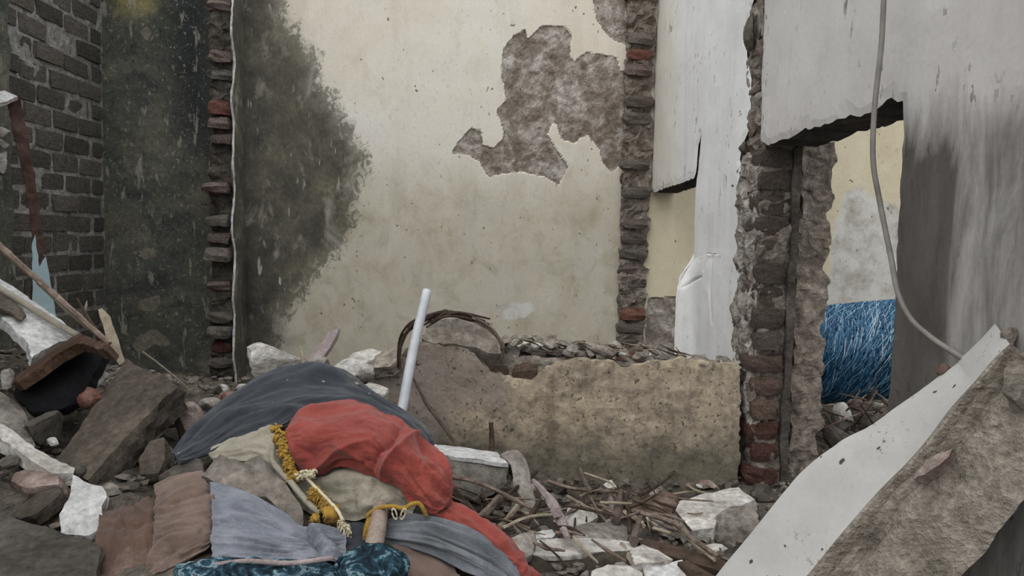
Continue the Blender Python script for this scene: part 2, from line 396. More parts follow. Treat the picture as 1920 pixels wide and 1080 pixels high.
    h = m.ma('ADD', m.ma('MULTIPLY', nf, m.ma('ADD', m.ma('MULTIPLY', pm, 1.0), .12)), m.ma('MULTIPLY', pm, -1.2))
    h = m.ma('ADD', h, m.ma('MULTIPLY', nm, .3))
    return m.fin(col, .95, h, .6, .006)
def mat_moss():
    m = M('dark mossy plaster'); v = m.co()
    n = m.noise(4, 7, .65, v, .5); f = m.noise(50, 5, .7, v); z = m.sep(2)
    col = m.ramp(n, [(.30, C('#383a39')), (.46, C('#4f504a')), (.6, C('#636156')), (.74, C('#7a7468'))])
    col = m.mix(m.mr(m.noise(2.3, 4, .6, v), .5, .7, 0, .5), col, C('#474a38'))
    col = m.mix(m.mr(m.ma('ADD', m.attr('dark'), m.ma('MULTIPLY', m.ma('SUBTRACT', n, .5), .6)), .4, .8, 0, .85), col, C('#2b2e31'))
    col = m.mix(m.mr(m.ma('ADD', m.attr('ochre'), m.ma('MULTIPLY', m.ma('SUBTRACT', n, .5), .7)), .4, .7, 0, .8), col, C('#847a52'))
    col = m.mix(m.mr(m.noise(30, 3, .6, m.co((1, 1, .2))), .62, .66, 0, .6), col, C('#9a9588'))
    col = m.mix(m.mr(m.noise(70, 3, .7, v, .8), .60, .66, 0, .6), col, C('#a09b8d'))
    col = m.mix(m.mr(m.noise(55, 4, .7, m.co((1, 1, .5))), .58, .66, 0, .6), col, C('#26271f'))
    col = m.mix(m.mr(m.ma('ADD', m.attr('flake'), m.ma('MULTIPLY', m.ma('SUBTRACT', m.noise(24, 4, .6, v), .5), .3)), .5, .54, 0, .9), col, m.ramp(f, [(.3, C('#6d675c')), (.7, C('#857f70'))]))
    col = m.mix(1., col, m.mr(f, .2, .8, .7, 1.3), 'MULTIPLY')
    return m.fin(col, .92, m.ma('ADD', n, m.ma('MULTIPLY', f, .6)), .6, .008)
def mat_white(name, a, b, dirt, dd):
    m = M(name); v = m.co()
    nb = m.noise(2.2, 5, .6, v, .3); st = m.noise(10, 5, .65, m.co((1, 1, .1))); nf = m.noise(80, 3, .6, v)
    col = m.ramp(nb, [(.3, C(a)), (.7, C(b))])
    col = m.mix(m.mr(st, .5, .8, 0, .35), col, C('#a9a29b'))
    warm = m.attr('warm'); col = m.mix(m.ma('MULTIPLY', warm, .55), col, C('#cdbfa6'))
    d = m.ma('ADD', m.attr('dirt'), m.ma('MULTIPLY', m.ma('SUBTRACT', m.noise(12, 6, .7, m.co((1, 1, .2)), .4), .5), .75))
    dc = m.ramp(m.noise(14, 6, .7, m.co((1, 1, .3)), .3), [(.3, C(dd)), (.6, C(dirt)), (.8, C('#8f887f'))])
    col = m.mix(m.mr(d, .35, .75, 0, .92), col, dc)
    spk = m.ma('MULTIPLY', m.mr(m.noise(48, 3, .65, m.co((1, 1, .4))), .62, .65), m.mr(m.noise(4.5, 3, .6, v), .47, .62))
    col = m.mix(m.ma('MULTIPLY', spk, .8), col, C('#4f4a46'))
    col = m.mix(1., col, m.mr(nf, .2, .8, .93, 1.05), 'MULTIPLY')
    h = m.ma('ADD', m.ma('MULTIPLY', nb, 1.), m.ma('SUBTRACT', m.ma('MULTIPLY', nf, .2), m.ma('MULTIPLY', spk, .8)))
    return m.fin(col, .9, h, .45, .006)
def mat_low():
    m = M('ochre stained plaster of the low wall'); v = m.co()
    nb = m.noise(5, 6, .65, v, .4); nm = m.noise(16, 6, .72, v, .3); nf = m.noise(90, 4, .7, v); z = m.sep(2)
    col = m.ramp(nb, [(.28, C('#7f7366')), (.46, C('#a69885')), (.6, C('#b8a890')), (.76, C('#b39c78'))])
    col = m.mix(m.mr(nm, .48, .64, 0, .72), col, C('#71665a'))
    col = m.mix(m.mr(m.noise(40, 5, .75, v, .4), .52, .64, 0, .5), col, C('#5a5046'))
    col = m.mix(m.mr(m.noise(24, 5, .75, m.co((1.3, 1, 1)), .4), .56, .68, 0, .5), col, C('#cabda6'))
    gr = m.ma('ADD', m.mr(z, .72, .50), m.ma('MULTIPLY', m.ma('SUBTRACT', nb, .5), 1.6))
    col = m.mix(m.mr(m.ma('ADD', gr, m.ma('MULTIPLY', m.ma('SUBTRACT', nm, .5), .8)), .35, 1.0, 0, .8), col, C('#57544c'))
    gy = m.ma('ADD', m.attr('grey'), m.ma('MULTIPLY', m.ma('SUBTRACT', nm, .5), .6)); col = m.mix(m.mr(gy, .4, .7, 0, .8), col, C('#8b8078'))
    col = m.mix(m.mr(m.noise(55, 3, .7, v), .62, .66, 0, .8), col, C('#453c34'))
    col = m.mix(m.mr(m.noise(9, 3, .6, m.co((1, 1, .13))), .64, .72, 0, .5), col, C('#5b4c3b'))
    col = m.mix(1., col, m.mr(nf, .2, .8, .78, 1.18), 'MULTIPLY')
    return m.fin(col, .95, m.ma('ADD', nm, m.ma('MULTIPLY', nf, .5)), .55, .006)
def mat_rag():
    m = M('faded blue patterned cloth'); v = m.co()
    d = m.vor(38, v); n = m.noise(22, 4, .7, v, 1.5)
    col = m.ramp(n, [(.38, C('#12171b')), (.48, C('#1d2e37')), (.55, C('#35525f')), (.61, C('#7d8f95')), (.67, C('#192125'))])
    col = m.mix(m.mr(d, .1, .16), C('#22303a'), col)
    return m.fin(col, .9, n, .4, .004, .1)
WHITE_A = mat_white('white wall plaster', '#e2e1e1', '#dbdad9', '#8b8680', '#6b665f')
WHITE_B = mat_white('streaked white wall plaster', '#c9c5c2', '#bdb8b4', '#544e48', '#35312e')
BACK, MOSS, LOW = mat_back(), mat_moss(), mat_low()
MORT = stone('grey broken mortar', '#5f5850', '#857c72', '#a39b92', 16, .9, .012)
MORTD = stone('dark weathered mortar', '#3d3832', '#564f48', '#6e665d', 14, .9, .012)
MORTB = stone('brown grey mortar', '#5c534b', '#82776d', '#9f958b', 22, 1., .014)
PALEM = stone('pale grey mortar', '#6f6861', '#989189', '#b8b2ab', 18, 1., .014)
DARKIN = stone('dark broken wall inside', '#2c2825', '#413b36', '#544d46', 20, 1., .014)
JOINT = stone('grey joint mortar', '#6a6761', '#93908a', '#b5b1aa', 24, .9, .01)
BRICK = stone('red broken brick', '#5b3a32', '#7d5448', '#96807a', 14, .9, .01, var=.5, speck='#a79d95', spt=.62)
BRICKP = stone('mortar smeared brick', '#5e4c46', '#84746d', '#a09690', 12, .9, .01, var=.45, speck='#7a4a3c', spt=.64)
BRICKD = stone('sooty wall brick', '#4a4640', '#67615a', '#837c73', 12, .9, .01, var=.6, speck='#a39d93', spt=.6)
BRICKM = stone('mortar coated brick', '#51473f', '#6d6159', '#857a70', 16, 1., .012, var=.25, speck='#5f463c', spt=.62)
BRICKR = stone('dull red jamb brick', '#4a302a', '#684840', '#80685f', 14, 1., .012, var=.4, speck='#8d8379', spt=.6)
BRICKB = stone('brown jamb brick', '#4d3f37', '#6d5b51', '#877a70', 14, .9, .01, var=.4)
RUB = stone('rubble grey', '#5c564f', '#837c74', '#a8a29a', 11, .9, .012, var=.5)
RUBL = stone('pale rubble', '#8a847d', '#b5b0a9', '#cfcbc6', 10, .8, .01, var=.3)
RUBD = stone('dark slab concrete', '#3a3632', '#4f4a44', '#645d55', 9, .8, .01, var=.25)
RUBB = stone('brown concrete', '#3c3630', '#524a42', '#675d52', 8, .9, .012, var=.2, speck='#7d6e5c', spt=.66)  # colour deepened to carry the shade over the left pile
RUBG = stone('crumbled mortar', '#4d473f', '#6d655c', '#8d857b', 30, .9, .01, 90, 0.)
RUBP = stone('grey brown cement', '#5b544d', '#7a726a', '#918980', 12, .9, .01, var=.1)
GROUND = stone('dusty rubble bed', '#3f3a34', '#635b52', '#837a6f', 26, 1., .02, 120, .0)
PLW = stone('white plaster face', '#a3a2a0', '#bab8b6', '#c6c5c3', 7, .4, .004, var=.08, speck='#8f8b86', spt=.72)
BLACK = stone('tarred black underside', '#0b0b0c', '#121214', '#1b1b1d', 8, .5, .006, var=.0)
RUST = stone('rusty brown iron', '#2a201b', '#40302a', '#54403a', 18, .5, .004, var=.1)
W1 = wood('dead grey brown wood', '#4a3d35', '#85766b'); W2 = wood('dark bark', '#2e2520', '#54453b'); W3 = wood('pale split wood', '#766b5c', '#988d7b'); W4 = wood('purplish weathered wood', '#6f6261', '#968a88')
C_DARK = cloth('charcoal cloth', '#2f3236', '#43464c', '#575653', spots='#8f8b84'); C_RED = cloth('faded red cloth', '#7c3a34', '#93483f', '#6c332d')
C_CREAM = cloth('cream satin cloth', '#827b6c', '#a59e8f', '#6b6457', 300, .3, .75); C_GREY = cloth('grey cotton cloth', '#676a72', '#8b8d95', '#5a5c63')
C_BROWN = cloth('rust brown cloth', '#4c3b33', '#665045', '#77675e'); C_TAUPE = cloth('taupe cloth', '#5c4b43', '#7a685e', '#51453f')
C_SLATE = cloth('slate grey cloth', '#4f5256', '#7c7f84', '#3e4146'); C_RAG = mat_rag(); C_GOLD = cloth('golden fringe', '#7d6129', '#b08b3c', '#5f4d2a', 200, .6)
def plain(name, a, b, r=.5, sp=.3, sc=20):
    m = M(name); n = m.noise(sc, 4, .6); return m.fin(m.ramp(n, [(.3, C(a)), (.7, C(b))]), r, n, .25, .003, sp)
PVC = plain('grey pvc', '#9fa1a6', '#bfc1c5', .45, .4, 14); CABLE = plain('grey cable sheath', '#6b6661', '#858079', .6, .3)
GLASS = plain('pale blue pane', '#63787c', '#74898c', .3, .5, 6); THREAD = plain('cream thread', '#b7ab8d', '#d5cbb0', .9, .1); WHT = plain('white plastic', '#d8d8d6', '#e8e8e6', .5, .3)
def mat_raffia():
    m = M('blue raffia strand')
    col = m.ramp(m.attr('tone'), [(.0, C('#16324a')), (.35, C('#27567a')), (.7, C('#4680a6')), (.88, C('#86a9bd')), (1., C('#bccbd2'))])
    return m.fin(col, .6, None, 0, 0, .3)
RAF = mat_raffia(); RAFD = plain('dark blue raffia core', '#0f1e2b', '#1c3547', .9, .1)

# ------------------------------------------------------------------ setting: rough boxes
def roughbox(lo, hi, step=.02, amp=.008, freq=25, seed=0, oct=3):
    lo = np.array(lo, float); hi = np.array(hi, float); parts = []
    for ax in range(3):
        a, b = [q for q in range(3) if q != ax]
        na = max(2, int((hi[a] - lo[a]) / step) + 1); nb = max(2, int((hi[b] - lo[b]) / step) + 1)
        ga, gb = np.meshgrid(np.linspace(lo[a], hi[a], na), np.linspace(lo[b], hi[b], nb), indexing='ij')
        for side in (0, 1):
            V = np.zeros((na * nb, 3)); V[:, a] = ga.ravel(); V[:, b] = gb.ravel(); V[:, ax] = (lo, hi)[side][ax]
            f = grid_faces(na, nb)
            if (side == 1) == (ax == 1): f = f[:, ::-1]
            parts.append((V, f.tolist()))
    Vs = np.concatenate([p[0] for p in parts]); Fc = []; o = 0
    for V, f in parts: Fc += [tuple(i + o for i in q) for q in f]; o += len(V)
    D = np.stack([fbm(Vs, freq, oct, seed + k * 7) for k in range(3)], 1) * amp * 2
    return Vs + D, Fc
def struct(o): o['kind'] = 'structure'; return o
BY = 3.75                                   # the long back wall
def wxz(pts, Y=BY): return [(p.x, p.z) for p in (at(a, b, Y) for a, b in pts)]
LX = at(195, 300, BY).x                      # left brick wall plane

# back wall (cream, mould, bare render)
x0 = at(418, 300, BY).x; xs = np.arange(x0, 2.9, .008); zs = np.arange(0.25, 2.66, .008)
g = np.stack(np.meshgrid(xs, zs, indexing='ij'), -1).reshape(-1, 2)
peel1 = wxz([(963,67),(984,55),(990,72),(1015,48),(1056,48),(1072,64),(1069,105),(1078,114),(1100,97),(1125,102),(1157,108),(1163,133),(1182,136),(1180,240),(1175,303),(1147,322),(1129,303),(1125,281),(1103,253),(1088,259),(1078,269),(1053,262),(1045,234),(1037,231),(1026,253),(1040,275),(1066,313),(1047,347),(1022,332),(977,322),(914,330),(899,303),(874,288),(848,288),(855,272),(883,240),(902,244),(905,272),(927,278),(943,259),(946,247),(930,209),(949,187),(946,165),(940,146),(943,92)])
peel2 = wxz([(1112,-5),(1118,35),(1135,60),(1155,78),(1175,84),(1192,75),(1195,-5)])
peel3 = wxz([(1214,560),(1270,556),(1275,700),(1205,700)])
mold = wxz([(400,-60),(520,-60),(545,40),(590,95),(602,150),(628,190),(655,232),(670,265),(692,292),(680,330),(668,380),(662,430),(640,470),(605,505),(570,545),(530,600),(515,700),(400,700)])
corner_shade = wxz([(400,430),(470,430),(500,520),(515,600),(520,760),(400,760)])  # shade in the corner by the brick stub, painted as a dark mask
white = wxz([(1580,372),(1605,345),(1640,368),(1700,392),(1700,570),(1550,570),(1562,430)]); white2 = wxz([(925,575),(1000,565),(1005,580),(985,598),(940,600)])
yel = wxz([(1205,330),(1330,330),(1330,720),(1205,720)]); yel2 = wxz([(1500,150),(1800,150),(1800,760),(1500,760)])
smd = lambda poly, r: np.clip(.5 + polysdf(g, poly) / r, 0, 1)
pe = np.maximum.reduce([smd(peel1, .1), smd(peel2, .1), smd(peel3, .1)])
P3 = np.stack([g[:, 0], np.full(len(g), BY), g[:, 1]], 1)
P3[:, 1] += np.where(pe > .5, .006 + .006 * fbm(P3, 40, 3, 3), 0) + .006 * fbm(P3, 3, 3, 5)
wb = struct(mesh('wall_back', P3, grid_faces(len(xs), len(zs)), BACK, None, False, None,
     dict(peel=pe, mold=smd(mold, .36), corner_shade=smd(corner_shade, .5), white=np.maximum(smd(white, .25), smd(white2, .12)), yellow=np.maximum(smd(yel, .02), smd(yel2, .02)))))
wb['label'] = 'cream plastered back wall with black mould and a peeled grey patch'
# mossy wall on the left of the brick stub
xs = np.arange(LX - .05, x0 + .012, .012); g = np.stack(np.meshgrid(xs, np.arange(.25, 2.66, .012), indexing='ij'), -1).reshape(-1, 2)
P3 = np.stack([g[:, 0], np.full(len(g), BY), g[:, 1]], 1); P3[:, 1] += .012 * fbm(P3, 6, 4, 9)
fl = [wxz(q) for q in ([(262,478),(270,462),(295,470),(294,482),(268,488)], [(256,580),(262,562),(300,552),(302,570),(285,585)], [(248,650),(255,632),(290,615),(322,640),(312,652),(290,645),(262,665)], [(262,60),(275,48),(285,60),(275,78)])]
fk = np.maximum.reduce([smd(q, .06) for q in fl])
struct(mesh('wall_back_left', P3, grid_faces(len(xs), len(np.arange(.25, 2.66, .012))), MOSS, None, False, None,
     dict(dark=smd(wxz([(290,-60),(420,-60),(420,330),(330,260),(300,120)]), .4), ochre=smd(wxz([(195,-80),(300,-80),(290,20),(210,30)]), .25), flake=fk)))['label'] = 'dark mossy plaster wall between the brick wall and the brick stub'

# left brick wall: joint core and single bricks
VL, FL = roughbox((LX - .14, .6, .2), (LX - .003, BY + .05, 2.66), .03, .004, 14, 3)
wl = struct(mesh('wall_left', VL, FL, JOINT)); wl['label'] = 'bare sooty brick wall on the left'
course = .0885
for r in range(int((2.62 - .42) / course)):
    z = .42 + r * course; y = BY - .02 - (r % 2) * .105 - random.uniform(0, .03)
    if r % 2: brick((LX - .02, BY - .06, z), (.05, .085, .066), BRICKD, wl, rough=.4)
    while y > 2.55:
        L = random.uniform(.185, .215); yy = y - L / 2
        if not (3.30 < yy < 3.42 and abs(z - 2.0) < .05):
            brick((LX - .02 + random.uniform(-.006, .006), yy, z + random.uniform(-.004, .004)), (.05, L, random.uniform(.066, .074)), BRICKD, wl, rz=random.uniform(-.015, .015), rough=.4)
        y -= L + random.uniform(.012, .02)
# plastered pilaster at the very left
pa = at(34, 300, 3.0); Yp = LX * -F / (VPX - 36)
VL, FL = roughbox((LX - .05, 2.1, .2), (LX + .03, Yp, 2.66), .03, .006, 12, 4)
pl = mesh('pilaster', VL, FL, MOSS, wl, False, None, dict(dark=np.zeros(len(VL)), ochre=np.zeros(len(VL)), flake=np.zeros(len(VL))))
for k, (a, b) in enumerate(((237, 258), (258, 280), (280, 325))):
    rockpx('plaster_lump', -18, a, 17, b, 2.93, RUBL, .8, 30 + k, parent=wl, sub=3)

# brick stub 1 (end of a broken partition, toothed)
def stub(name, pl_, pr_, Yf, z0, z1, course, mats, core, prot, seed, label):
    rnd = random.Random(seed); xa = at(pl_, 400, Yf).x; xb = at(pr_, 400, Yf).x
    V, Fc = roughbox((xa + .010, Yf + .022, z0), (xb - .004, BY + .03, z1), .012, .015, 28, seed, 4)
    p = struct(mesh(name, V, Fc, core)); p['label'] = label
    z = z0 + .03; i = 0
    while z < z1 - .03:
        h = course * rnd.uniform(.62, .84); out = rnd.choice(prot); m = rnd.choice(mats)
        wdt = (xb - xa) * rnd.uniform(.84, 1.03)
        brick((xb - wdt / 2 - rnd.uniform(0, .01), Yf - out + .1, z), (wdt, .2, h), m, p, rnd.randrange(9), rnd.uniform(-.06, .06), rnd.uniform(-.05, .05))
        z += course * rnd.uniform(.93, 1.07); i += 1
    return p
s1 = stub('wall_partition', 389, 437, 3.60, .38, 2.62, .076, [BRICKP, BRICKP, BRICK, RUB, MORT], MORTD, (0, .03, .05, -.03, -.05, .02), 21, 'toothed brick end of the broken partition on the back wall')
xe = at(438, 400, 3.58).x
ol = [(3.585 + .018 * math.sin(q * 2.1), .38 + q * .1) for q in range(23)] + [(3.76, 2.58), (3.76, .38)]
V, Fc = prism(ol, (xe + .004, 0, 0), (0, 1, 0), (0, 0, 1), (1, 0, 0), .012, step=.03, jit=.007, rough=.001, seed=3)
one = np.ones(len(V)); mesh('plaster_side', V, Fc, BACK, s1, False, None, dict(mold=one, peel=one * 0, corner_shade=one * .35, white=one * 0, yellow=one * 0))
tube('plaster_rim', [(xe + .001 + .003 * math.sin(q * 1.3), 3.575 + .018 * math.sin(q * 2.1), .40 + q * .1) for q in range(22)], .005, PLW, s1, 6, 90, .4, False, origin=None)
# brick stub 2 beside the white wall
AX = .84                                    # plane of the right wall's near face
s2 = stub('wall_partition_right', 1164, 1219, 3.70, .5, 2.62, .075, [MORT, MORTB, MORTB, BRICKB, MORTB, BRICKP, BRICK, MORT], MORTB, (0, .004, .008, -.02, -.03), 5, 'rough brick and mortar scar of a removed partition')

# right wall: two plastered panels over broken openings
def yz(pts, X=AX): return [(p.y, p.z) for p in (atX(a, b, X) for a, b in pts)]
def wpanel(name, ol, th, mat, dirt, warm, seed, step=.018, dr=.3, wr=.3, parent=None):
    V, Fc = prism(ol, (AX, 0, 0), (0, 1, 0), (0, 0, 1), (-1, 0, 0), th, step=step, jit=.004, rough=.003, seed=seed, freq=6, srough=.012)
    q = V[:, 1:3]
    dt = np.maximum.reduce([np.clip(.5 + polysdf(q, d) / dr, 0, 1.0 if k_ == 0 else .62) for k_, d in enumerate(dirt)]) if dirt else np.zeros(len(V))
    wm = np.maximum.reduce([np.clip(.5 + polysdf(q, d) / wr, 0, 1) for d in warm]) if warm else np.zeros(len(V))
    dt = np.where(V[:, 0] > AX + .02, .9, dt)          # bare render on the broken inside
    o = mesh(name, V, Fc, mat, parent, False, None, dict(dirt=dt, warm=wm)); o.data.materials.append(DARKIN)
    for p in o.data.polygons:
        if p.normal.x > -.5: p.material_index = 1
    return o
olA = [(BY - .01, 2.6)] + yz([(1216,300),(1216,356),(1226,361),(1250,351),(1275,343),(1299,334),(1302,325),(1304,300),(1307,272),(1313,250),(1310,280),(1307,312),(1304,335),(1303,350),(1299,480)])
yj = olA[-1][0]; olA += [(yj, .3)]
rA = yz([(1383,690),(1385,600),(1388,500),(1392,400),(1397,330),(1386,300),(1389,278),(1403,240),(1406,150),(1398,105),(1396,60),(1404,30),(1412,0)])
olA += [(rA[0][0], .3)] + rA + [(rA[-1][0], 2.6)]
wA = struct(wpanel('wall_right_far', olA, .12, WHITE_A, [], [yz([(1216,-60),(1258,-60),(1258,340),(1216,360)])], 2, wr=.5)); wA['label'] = 'white plastered wall with a broken lintel beside the brick scar'
eB = yz([(1432,0),(1428,60),(1425,150),(1424,265),(1440,272),(1482,257),(1508,240),(1514,243),(1538,238),(1575,223),(1590,215),(1602,219),(1634,208),(1649,197),(1667,182),(1678,190),(1688,189),(1690,235),(1688,300),(1684,400),(1678,520),(1668,660),(1658,800)])
olB = [(eB[0][0], 2.6)] + eB + [(eB[-1][0], .2), (.35, .2), (.35, 2.6)]
wB = struct(wpanel('wall_right', olB, .15, WHITE_B, [yz([(1600,300),(1640,240),(1760,215),(1850,230),(1845,420),(1830,560),(1800,760),(1700,1000),(1560,1000),(1560,600)]), yz([(1640,240),(2100,170),(2300,1400),(1600,1300)])], [], 6, dr=.32)); wB['label'] = 'grey streaked white wall over the doorway with a broken lintel edge'

# rough scar strip + jamb of the doorway
Yj = 2.255
V, Fc = roughbox((AX + .012, Yj + .012, .2), (AX + .115, 2.50, 2.6), .010, .013, 26, 31, 4)
jb = struct(mesh('wall_jamb', V, Fc, MORTB)); jb['label'] = 'broken brick jamb of the doorway under the white wall'
z = .40; k = 0
while z < 1.50:
    h = .052 + random.uniform(-.004, .006); up = z > .86
    brick((AX + .050 + random.uniform(-.008, .006), Yj + (.066 if up else .060) + random.uniform(-.006, .008), z), (.100 + random.uniform(-.018, .01), .13, h * (1.2 if up else 1.05)), (BRICKM if up else random.choice([BRICKR, BRICKR, BRICKB])), jb)
    z += .0705; k += 1
ol = [(AX + .100 + .004 * math.sin(q * 1.7), .38 + q * .1) for q in range(12)] + [(AX + .125, 1.50), (AX + .125, .38)]
V, Fc = prism(ol, (0, Yj - .008, 0), (1, 0, 0), (0, 0, 1), (0, -1, 0), .20, step=.03, jit=.003, rough=.002, seed=8)
mesh('plaster_edge', V, Fc, MORTD, jb)
V, Fc = roughbox((AX - .006, 2.275, .64), (AX + .03, 2.43, 1.475), .009, .016, 22, 77, 5)
mesh('render_strip', V, Fc, PALEM, jb)
for k in range(16):
    zz = .66 + k * .05 + random.uniform(-.02, .02); yy = 2.28 + .12 * random.random()
    V, Fc = rock_geo((.014 + .006 * random.random(), .03 + .03 * random.random(), .025 + .02 * random.random()), 50 + k, 3, 14, .1, .3)
    mesh('mortar_lump', rot(V, (random.uniform(-.5, .5), 0, 0)) + np.array((AX + .004, yy, zz)), Fc, (PALEM, MORT, MORTB)[k % 3], jb)
for k in range(26):
    zz = 1.56 + k * .04; V, Fc = rock_geo((.010, .02 + .05 * random.random(), .02 + .03 * random.random()), 150 + k, 3, 7, .08)
    mesh('mortar_lump', V + np.array((AX + .010, 2.30 + .12 * random.random(), zz)), Fc, (MORTB, MORT, RUB)[k % 3], jb)
for k, (a, b, c, d) in enumerate(((1397,20,1418,95), (1384,262,1406,292))):
    rockpx('mortar_lump', a, b, c, d, 2.36, MORTD, .8, 70 + k, parent=jb, sub=3)
# second leaf of the jamb, a rough mortar face
V, Fc = roughbox((AX + .150, Yj + .06, .2), (AX + .250, 2.75, 1.52), .010, .013, 24, 44, 5)
struct(mesh('wall_jamb_outer', V, Fc, MORTB))['label'] = 'rough mortar faced second leaf of the doorway jamb'
# bulging plaster at the foot of the white column
def sheetX(name, rows, mat, parent, th, **k):    # control net given as (px,py,X)
    return None
rows = []
for (ya, xl, xr, bul) in ((474,1300,1350,-.004), (484,1297,1352,.004), (512,1280,1354,.026), (545,1269,1354,.036), (590,1266,1354,.034), (640,1265,1354,.030), (700,1263,1354,.028)):
    rows.append([(xl + (xr - xl) * t, ya, atX(max(xl + (xr - xl) * t, 1298), ya, AX).y - f * bul + (.008 if t == 1 else 0)) for t, f in ((0, .75), (.12, 1.), (.4, .95), (.65, .5), (1, 0))])
bulge = sheet('plaster_flake', rows, WHITE_A, wA, 150, 90, [(.002, 5, 4)], [((.06, .30), (.40, .08), -.02, .012), ((.10, .60), (.30, .62), -.018, .012), ((.46, .22), (.38, .60), -.018, .010), ((.10, .78), (.72, .86), -.014, .010), ((.04, .2), (.05, .9), -.012, .012)], .016, .004, 3)
for nm, val in (('dirt', 0.), ('warm', 0.)):
    t = bulge.data.attributes.new(nm, 'FLOAT', 'POINT')

# low wall stub in the middle
x0 = at(712, 700, 2.26).x; x1 = at(1386, 760, 2.26).x
V, Fc = roughbox((x0 + .01, 2.286, .15), (x1 - .012, 2.40, .83), .014, .012, 18, 12, 4)
top = V[:, 2] > .7
xx = V[:, 0]
V[:, 2] += np.where(top, np.interp(xx, [x0, x0 + .1, -.15, 0, .2, .5, x1], [-.03, .0, .03, .0, .0, -.015, -.03]) + .02 * fbm(V, 14, 4, 5), 0)
lw = struct(mesh('wall_middle', V, Fc, MORT)); lw['label'] = 'knee high broken wall stub with ochre plaster'
olL = [(p.x, p.z) for p in (at(a, b, 2.262) for a, b in [(712,905),(708,800),(712,700),(745,665),(770,650),(790,642),(830,645),(860,648),(885,658),(897,672),(905,684),(930,700),(965,712),(995,713),(1012,700),(1040,682),(1062,676),(1090,672),(1120,676),(1150,678),(1165,690),(1176,692),(1190,684),(1225,680),(1270,672),(1310,676),(1360,680),(1386,682),(1388,760),(1387,905)])]
olL[0] = (olL[0][0], .3); olL[-1] = (olL[-1][0], .3)
V, Fc = prism(olL, (0, 2.262, 0), (1, 0, 0), (0, 0, 1), (0, -1, 0), .024, step=.013, jit=.005, rough=.004, seed=15)
gr = np.clip(.5 + polysdf(V[:, [0, 2]], wxz([(700,700),(790,640),(890,655),(960,715),(960,770),(870,760),(790,860),(700,900)], 2.262)) / .15, 0, 1)
mesh('plaster_face', V, Fc, LOW, lw, False, None, dict(grey=gr))
for a, b in ((905, 955), (960, 1008)):
    p = at((a + b) / 2, 697, 2.30); brick((p.x, 2.33, p.z), ((b - a) / F * 2.3, .11, .055), BRICKB, lw)

# ------------------------------------------------------------------ rubble bed
anc = [(-.2,2.2,.46),(.2,2.2,.445),(.6,2.2,.44),(0,1.9,.45),(.4,1.9,.445),(.7,1.9,.44),(.1,1.6,.46),(.4,1.55,.45),(.6,1.3,.40),(.3,1.3,.40),
       (-.4,2.45,.74),(-.55,2.3,.72),(-.75,2.5,.66),(-.1,2.5,.62),(.3,2.7,.5),(.6,3.2,.45),(-.6,3.3,.42),(0,3.3,.42),(-1.0,3.4,.45),(-1.6,3.4,.5),(1.4,3.0,.42),(2,3,.42),(1.5,2.3,.42),
       (-.9,1.75,.66),(-1.1,1.7,.66),(-.7,1.6,.64),(-1.0,2.2,.76),(-1.4,2.2,.78),(-1.4,1.7,.7),(-1.7,2.6,.74),(-.95,1.35,.56),(-.7,1.3,.55),(-1.3,1.3,.6),
       (0,.9,.25),(-.6,.9,.3),(.6,.9,.2),(0,.3,.1),(-1,.5,.2),(-1.5,.8,.3),(1.2,1.5,.38)]
for q in ((560,790,1.82),(450,840,1.72),(640,800,1.8),(740,850,1.72),(700,910,1.6),(600,930,1.55),(480,960,1.45),(420,1000,1.35),(600,1030,1.35),(700,1040,1.36),(800,990,1.52),(880,1030,1.45),(930,1060,1.45),(350,900,1.6),(330,980,1.45),(240,1000,1.4),(150,1010,1.4),(60,1000,1.4),(680,1075,1.3),(400,1075,1.25)):
    p = at(*q); anc.append((p.x, p.y, p.z - .03))
anc = np.array(anc)
def gz(X, Y):
    X = np.atleast_1d(np.asarray(X, float)); Y = np.atleast_1d(np.asarray(Y, float))
    d2 = (X[:, None] - anc[:, 0]) ** 2 + (Y[:, None] - anc[:, 1]) ** 2; wt = 1 / (d2 + .004) ** 2
    return (wt * anc[:, 2]).sum(1) / wt.sum(1)
xs = np.arange(-2.0, 2.9, .014); ys = np.arange(.2, 3.8, .014)
g = np.stack(np.meshgrid(xs, ys, indexing='ij'), -1).reshape(-1, 2)
z = np.concatenate([gz(c[:, 0], c[:, 1]) for c in np.array_split(g, 12)])
P3 = np.stack([g[:, 0], g[:, 1], z], 1); nz = fbm(P3 * np.array([1, 1, 0]), 16, 4, 2); P3[:, 2] += .028 * nz - .012 + .02 * np.abs(fbm(P3 * np.array([1, 1, 0]), 7, 3, 12))
fl = struct(mesh('floor', P3, grid_faces(len(xs), len(ys)), GROUND)); fl['label'] = 'ground buried under grey rubble and dust'
def proj(p):
    d = Vector(p) - EYE; f = d.dot(F_ax); return 960 + F * d.dot(R_ax) / f, 540 - F * d.dot(U_ax) / f
HEAP = [(170,930),(300,930),(330,850),(420,750),(600,680),(820,800),(860,950),(1020,1090),(1000,1300),(100,1300)]
def onheap(p):
    a, b = proj(p); return polysdf([(a, b)], HEAP)[0] > -8
def gh(x, y): return float(gz(x, y)[0])
def drop(px, py, lift=.0):                      # where the ray through a pixel meets the rubble bed
    d = ray(px, py); Y = .9
    while Y < 3.7:
        p = at(px, py, Y)
        if p.z <= gh(p.x, p.y) + lift: return p
        Y += .012
    return at(px, py, 2.2)

